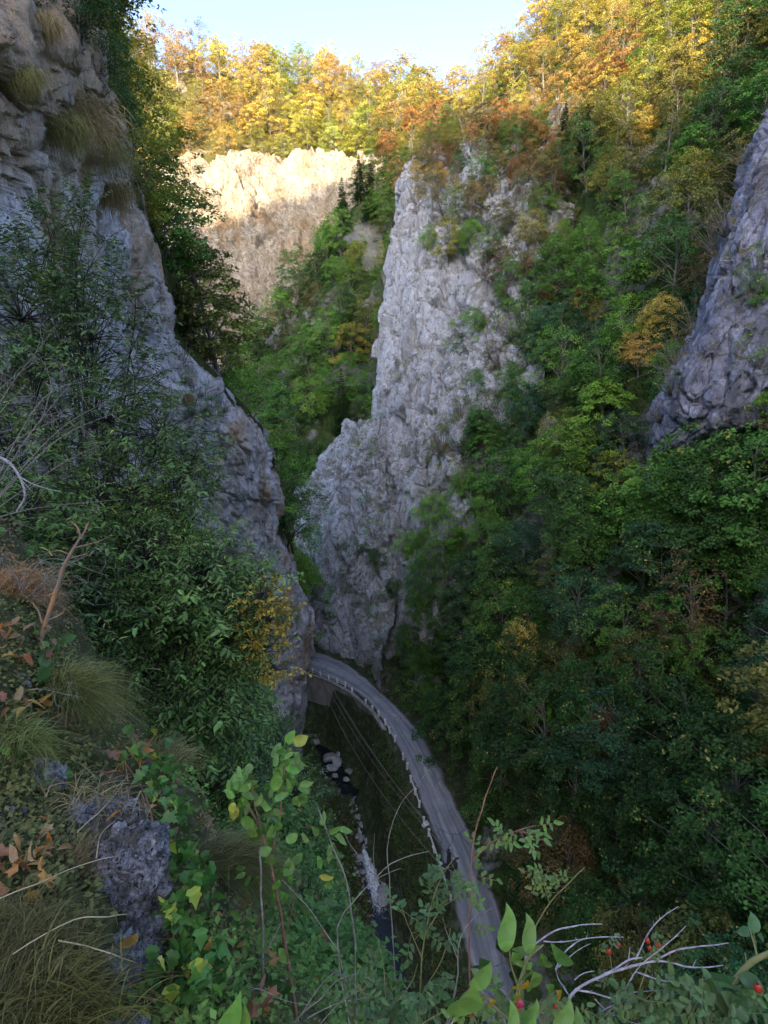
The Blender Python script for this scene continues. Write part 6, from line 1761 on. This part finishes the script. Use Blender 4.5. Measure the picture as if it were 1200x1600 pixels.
leafy_plant('clematis_vine', 'thick curved green vine stem climbing out of the lower right corner', 'vine', [(ppath([(1060, 1680), (1095, 1600), (1130, 1560), (1155, 1522), (1180, 1500), (1225, 1478)], 1.5), .011, .007), (ppath([(1180, 1500), (1181, 1480), (1178, 1460)], 1.55), .003, .002), (ppath([(1130, 1560), (1090, 1545), (1060, 1540)], 1.5), .003, .0015)], L, M_STEM)

# --- rocks, stones, ivy, grass and fallen leaves on the near bank
def near_rock(label, px, py, sx_, sy_, depth_, seed, sub=5, name='rock', roll=0.0, mat=None, k=.20):
    p, nrm, d = bank_at(px, py, (near_bank,))
    bm = bmesh.new(); bmesh.ops.create_icosphere(bm, subdivisions=sub, radius=1)
    V = np.array([v.co[:] for v in bm.verts]); F = np.array([[v.index for v in f.verts] for f in bm.faces]); bm.free()
    r_ = np.random.RandomState(seed)
    for d_ in rand_dirs(8, r_): V = V - np.maximum(V @ d_ - r_.uniform(.7, .95), 0)[:, None] * d_ * .8
    V = V * np.array([sx_ / FPX * d, depth_, sy_ / FPX * d])
    nn_ = V / np.linalg.norm(V, axis=1)[:, None]
    s = max(sx_, sy_) / FPX * d
    v1, e1 = cells(V + seed, (.07, .07, .12), 1, .6); v2, e2 = cells(V + seed, (.025, .025, .04), 1, .6)
    V = V + nn_ * (k * s * fbm(V / (s * .7) + seed, 3) + .022 * v1 + .010 * v2 - .022 * (1 - smooth(0, .25, e1)) - .006 * (1 - smooth(0, .3, e2)) + .004 * fbm(V / .012, 2))[:, None]
    me = make_mesh(name, V, F, mat or M_LICHEN)
    o = add_obj(name, me, None, label, 'rock' if sx_ > 30 else 'stone', loc=tuple(p + nrm * -.55 * depth_))
    o.rotation_euler = (-.55, roll, 0)
    return o
near_rock('pitted violet-grey lichened rock face between the ivy and the grass tuft', 196, 1425, 80, 160, .10, 3, 6, roll=.12)
near_rock('lower knob of lichened rock at the tip of the violet rock face', 198, 1520, 52, 52, .10, 8, 5, roll=.1)
near_rock('rugged dark rock above the violet rock face under dry twigs', 175, 1285, 70, 66, .14, 5, 6, roll=.1)
near_rock('pale pitted rock below the hanging brown grass', 65, 1225, 44, 70, .15, 6, 5)
near_rock('pale rock at the very bottom under the big grass tuft', 140, 1590, 75, 34, .10, 7, 5)
near_rock('round violet pebble, upper of the three beside the curved twig', 33, 1268, 12, 14, .03, 9, 3)
near_rock('violet pebble, lower of the three beside the curved twig', 36, 1298, 15, 11, .03, 10, 3)
near_rock('violet pebble at the picture edge beside the other two', 6, 1290, 15, 24, .04, 11, 3)
near_rock('small grey stone under the leaning dead branch foot', 36, 1060, 14, 12, .04, 12, 3)
near_rock('pale stone among dry leaves at the top of the near bank', 2, 880, 16, 22, .06, 13, 3)

def grass_tuft(label, px, py, d_off, n, length, spread, hang, cols, seed, base_w=.05, aim=(0, 0), name='grass_tuft', w=.0016, surfs=None, grp='grass tufts on the near bank'):
    r_ = np.random.RandomState(seed)
    p, nrm, d = bank_at(px, py, surfs or (near_bank,)); p = p + nrm * d_off
    t = thing(name, label, 'grass', tuple(p), grp)
    m = MB(); NS = 9
    for k in range(n):
        b = r_.normal(size=3) * base_w * np.array([1, .5, .5])
        a = r_.normal(size=3) * spread + nrm * .7 + np.array([aim[0], 0, aim[1]]); a /= np.linalg.norm(a)
        L_ = length * r_.uniform(.5, 1.15)
        tt = np.linspace(0, 1, NS)[:, None]
        P = b + a * tt * L_ + np.array([0, -.06, -1.0]) * (tt ** 2) * L_ * hang * r_.uniform(.7, 1.3)
        wv = np.cross(a, VIEW); wv /= np.linalg.norm(wv) + 1e-9
        ww = w * r_.uniform(.6, 1.4) * (1 - tt * .9)
        V = np.concatenate([P - wv * ww, P + wv * ww]); i = np.arange(NS - 1)
        m.add(V, np.stack([i, i + 1, i + 1 + NS, i + NS], 1), r_.uniform(0, .93))
    me = m.mesh('blades', leaf_mat(f'grass_{seed}', cols, low=.35, high=1.6, accent=None, trans=.25))
    o = add_obj('blades', me, t); o['kind'] = 'stuff'
    return t
DRY, STRAW, OLV = (.30, .21, .12), (.42, .33, .18), (.17, .17, .06)
grass_tuft('green-blond grass tuft hanging over the bank above its own brown thatch', 95, 1085, .05, 1300, .34, .45, .75, (.20, .22, .09), 1, aim=(.35, .0))
grass_tuft('dead brown thatch hanging like hair below the upper grass tuft', 85, 1125, .04, 900, .30, .16, 1.0, (.26, .18, .13), 2, base_w=.035, aim=(.05, -1.1))
grass_tuft('big olive grass tuft filling the lower left corner', 30, 1480, .02, 5200, .19, .6, .8, (.17, .16, .075), 3, base_w=.075, aim=(.1, -.2), w=.0008)
grass_tuft('brownish grass tuft lying above the big olive tuft', 135, 1365, .01, 1300, .20, .6, .7, (.24, .19, .11), 4, base_w=.06, aim=(.4, .1), w=.0008)
grass_tuft('rounded grey-green grass tuft right of the ivy', 322, 1350, .06, 3400, .27, .35, .85, (.24, .24, .12), 5, base_w=.05, aim=(.25, -.2), w=.0009)
grass_tuft('thin straw tuft at the top of the ivy', 255, 1190, .02, 500, .20, .5, .7, (.26, .24, .11), 6, aim=(.3, 0))
grass_tuft('tan bushy grass clump at the left edge above the dry orange leaves', 12, 930, .03, 1200, .22, .8, .5, (.36, .22, .12), 7, base_w=.09)
grass_tuft('olive grass tuft at the bottom left below the big tuft', 40, 1590, .05, 1400, .22, .6, .7, (.17, .16, .06), 8, base_w=.08)
grass_tuft('short greenish tuft at the left edge beside the ivy sprigs', 20, 1150, .02, 700, .2, .6, .6, (.20, .24, .09), 9)
grass_tuft('wispy dry grass over the rugged dark rock', 140, 1270, .02, 420, .22, .7, .6, (.30, .26, .17), 10, base_w=.1)
for k, (px, py, s_, lab) in enumerate([(118, 175, 1.0, 'brown hanging grass below the trees at the top of the left cliff'), (148, 225, .9, 'brown grass on the edge of the left cliff, middle of the hanging clumps'), (172, 290, .8, 'lowest brown grass clump at the left cliff edge'),
                                    (95, 190, .6, 'green-brown grass clump left of the hanging brown grass'), (60, 30, .35, 'olive grass cushion near the top left corner'), (35, 120, .35, 'small green cushion of grass high on the left cliff'), (290, 620, .5, 'grass clump on the mid shoulder of the left cliff')]):
    grass_tuft(lab, px, py, .05, 1100, .8 * s_, .6, .9, ((.42, .33, .19), (.30, .29, .13))[k % 2], 40 + k, base_w=.55 * s_, aim=(.2, -.5), w=.010, surfs=(left_cliff,), grp='grass clumps on the left cliff')
for k, (px, py, lab) in enumerate([(-150, 1100, 'olive grass tuft beyond the left edge, upper'), (-240, 1300, 'olive grass tuft beyond the left edge, middle'), (-120, 1500, 'olive grass tuft beyond the left edge, lower'), (-380, 1150, 'far olive grass tuft beyond the left edge'), (-420, 1450, 'far low olive grass tuft beyond the left edge')]):
    grass_tuft(lab, px, py, .03, 900, .22, .6, .8, (.21, .20, .09), 60 + k, base_w=.07, w=.0012)
# long stray stalks
for k, (pts, lab) in enumerate([([(0, 1405), (60, 1380), (130, 1350), (190, 1338), (255, 1334)], 'long pale grass stalk lying across the dry leaves'), ([(20, 1490), (110, 1440), (180, 1430), (240, 1430), (262, 1440), (300, 1470)], 'long pale stalk crossing the violet rock face'),
                                ([(90, 1470), (140, 1480), (200, 1500), (240, 1530), (270, 1600)], 'thin bent stalk lower on the violet rock face'), ([(90, 1040), (150, 1035), (210, 1042), (250, 1046)], 'straight pale stalk sticking out towards the green tree'),
                                ([(120, 1300), (180, 1240), (230, 1160), (260, 1120)], 'slanting brown stalk above the ivy'), ([(150, 1340), (160, 1300), (190, 1270), (190, 1230)], 'pale forked stalk over the rugged dark rock')]):
    S = ppath(pts, [bank_at(max(x, 0), y, (near_bank, mid_bank))[2] * .93 if x < 240 else 2.1 for x, y in pts], 20)
    m = MB(); m.tube(S - S[0], np.linspace(.0022, .001, 20), 4)
    add_obj('grass_stalk', m.mesh('grass_stalk', plain_mat(f'stalk_{k}', STRAW, (.55, .46, .30), scale=20, bump=0)), None, lab, 'stalk', 'stray grass stalks on the near bank', loc=tuple(S[0]))

# ivy
ip = ppath([(185, 1180), (222, 1230), (240, 1290), (250, 1350), (262, 1410), (272, 1470), (268, 1530), (240, 1570)], [bank_at(x, y, (near_bank,))[2] - .05 for x, y in [(185, 1180), (222, 1230), (240, 1290), (250, 1350), (262, 1410), (272, 1470), (268, 1530), (240, 1570)]], 40)
base = ip[0]
ivy = thing('ivy', 'ivy trailing down between the violet rock and the grass tufts', 'ivy', tuple(base))
add_stems(ivy, base, [(ip, .004, .002), (ppath([(200, 1250), (170, 1260), (160, 1230)], 2.05), .002, .001), (ppath([(262, 1530), (225, 1500), (208, 1480)], 1.7), .002, .001)], M_REDSTEM)
cnt_iv = 0
for k in range(300):
    f = frng.rand() ** .9; j = min(int(f * 39), 38)
    x, y, d = pix(ip[j])
    wv = 30 if y < 1330 else (26 if y < 1480 else 34)
    px, py = x + frng.normal() * wv * .55 + (12 if y < 1300 else 0), y + frng.normal() * 12
    bb = bank_at(px, py, (near_bank,))
    if bb is None: continue
    q, nrm, dq = bb
    col = (.07, .20, .05) if frng.rand() < .6 else ((.13, .30, .07) if frng.rand() < .8 else G_YEL)
    a = frng.normal(size=3) * .5 + np.array([0, -.2, -.6])
    leaf_obj(ivy, base, 'ivy', q + nrm * frng.uniform(.06, .15), a, nrm * .5 + VIEW * .7 + .5 * frng.normal(size=3), frng.uniform(.032, .056), col)
for px0, py0, n, lab in [(40, 1180, 16, 'sprig of ivy at the left edge above the violet pebbles'), (60, 1020, 12, 'few broad green leaves at the foot of the orange dead branch'), (15, 860, 7, 'large drooping green leaves at the left edge'), (225, 1560, 34, 'green leaves spreading at the foot of the violet rock'), (330, 1520, 40, 'ivy-like green leaves on the bank right of the violet rock')]:
    bb = bank_at(px0, py0, (near_bank,)); base = bb[0]
    t = thing('ivy', lab, 'ivy', tuple(base))
    S = np.array([base, base + bb[1] * .03 + np.array([.05, 0, -.06])]); add_stems(t, base, [(S, .002, .001)], M_REDSTEM)
    for k in range(n):
        px, py = px0 + frng.normal() * (28 if n < 30 else 42), py0 + frng.normal() * (24 if n < 30 else 30)
        bb2 = bank_at(px, py, (near_bank,))
        if bb2 is None: continue
        leaf_obj(t, base, 'ivy' if n != 12 else 'round', bb2[0] + bb2[1] * frng.uniform(.02, .06), frng.normal(size=3) * .5 + np.array([0, -.2, -.4]), bb2[1] * .5 + VIEW * .7 + .4 * frng.normal(size=3),
                 frng.uniform(.03, .05) * (1.6 if n in (7, 12) else 1), ((.08, .22, .06), (.14, .30, .07), (.06, .16, .05))[frng.randint(3)])
# fallen leaves
piles = [(38, 1360, 38, 36, 'in the dry pile at the left edge'), (25, 1015, 22, 30, 'at the foot of the tan grass clump'), (185, 1190, 18, 24, 'beside the top of the ivy'), (212, 1275, 12, 20, 'caught in the upper ivy'), (20, 1120, 12, 26, 'among dead twigs above the violet pebbles'), (150, 1450, 6, 60, 'on the violet rock'), (330, 1480, 9, 50, 'under the rounded grass tuft'), (400, 1590, 6, 16, 'at the bottom edge under the sapling')]
for px0, py0, n, sp, where in piles:
    Ls = []
    for k in range(n):
        px, py = px0 + frng.uniform(-1, 1) * sp * 1.5, py0 + frng.uniform(-1, 1) * sp
        Ls.append((max(px, 2), py))
    Ls.sort(key=lambda q: q[1])
    for k, (px, py) in enumerate(Ls):
        bb = bank_at(px, py)
        if bb is None: continue
        nm = 'highest' if k == 0 else 'lowest' if k == n - 1 else (f'{ORD[k]} from top' if k < 20 else f'{ORD[n - 1 - k]} from bottom')
        o = add_obj('fallen_leaf', BL_['maple' if k % 5 == 0 else 'dry' if k % 3 else 'oval'], None, f'dry orange-brown fallen leaf {where}, {nm}'.replace('dry orange-brown fallen', 'dry orange-brown'), 'leaf', 'dry fallen leaves on the near bank')
        s = frng.uniform(.035, .07)
        o.matrix_world = Matrix.Translation(Vector(bb[0] + bb[1] * frng.uniform(.04, .09))) @ Matrix(orient(frng.normal(size=3), bb[1] + VIEW * .4 + .7 * frng.normal(size=3)).tolist()).to_4x4() @ Matrix.Scale(s, 4)
        c = [(.48, .22, .08), (.38, .20, .11), (.55, .27, .08), (.26, .14, .09), (.40, .25, .16)][frng.randint(5)]
        o.color = (*[v * frng.uniform(.8, 1.2) for v in c], 1)
for px, py, c, s, lab in [(125, 1337, (.55, .30, .12), .05, 'folded orange leaf lying above the violet rock'), (130, 1490, (.42, .2, .08), .045, 'brown leaf on the left side of the violet rock'), (275, 1525, (.50, .25, .16), .05, 'pinkish-brown leaf at the foot of the ivy'), (352, 1382, (.62, .20, .08), .035, 'small orange leaf on the rounded grass tuft'),
                          (365, 1480, (.48, .26, .18), .05, 'pinkish leaf on the bank below the rounded tuft'), (353, 1528, (.60, .38, .05), .032, 'small yellow leaf on the bank by the bottom'), (280, 1283, (.50, .34, .2), .045, 'tan leaf right of the upper ivy'), (14, 1450, (.28, .10, .10), .09, 'large dark red leaf at the left edge of the big tuft'),
                          (186, 1238, (.40, .42, .05), .06, 'yellow-green leaf among the orange ones at the top of the ivy'), (110, 1255, (.42, .42, .08), .03, 'small yellow-green leaf under the hanging thatch'), (60, 1385, (.58, .50, .58), .02, 'tiny pale petal below the dry leaf pile'), (78, 858, (.62, .45, .04), .05, 'yellow leaf caught in the twigs at left'), (40, 880, (.45, .2, .08), .05, 'brown leaf caught in the twigs at the left edge')]:
    bb = bank_at(px, py)
    if bb is None: continue
    d = bb[2]
    o = add_obj('fallen_leaf', BL_['round'], None, lab, 'leaf', 'dry fallen leaves on the near bank')
    pos = bb[0] + VIEW * .10 if d < 4 else at(px, py, 3.2)
    o.matrix_world = Matrix.Translation(Vector(pos)) @ Matrix(orient(frng.normal(size=3), VIEW + .4 * frng.normal(size=3)).tolist()).to_4x4() @ Matrix.Scale(s, 4)
    o.color = (*c, 1)
# small litter that nobody could count
me, n_ = undergrowth('litter', near_bank, 5200, 9, np.random.RandomState(14), [(0.09, .15, .045), (.24, .16, .09), (.13, .14, .05), (.30, .18, .10)],
                     lambda x, y, d, p, nn: (x > -900) & (x < 1300) & (y > -200) & (y < 2100) & ((x > 240) | (x < 140) | (y < 1200)), size=.022, spread=.045, off=.02)
add_obj('leaf_litter', me, kind='stuff', label='small leaves, moss and crumbs covering the near bank')
me, n_ = undergrowth('herbs', near_bank, 2100, 16, np.random.RandomState(15), [(0.10, .21, .055), (.14, .24, .06), (.08, .15, .05)],
                     lambda x, y, d, p, nn: (x > -900) & (x < 1300) & (y > -200) & (y < 2100) & ((x > 255) | (x < -60)) & ((x > 400) | (y > 1470) | (y < 1310)), size=.03, spread=.07, off=.06)
add_obj('weeds', me, kind='stuff', label='fresh green herbs right of the ivy')
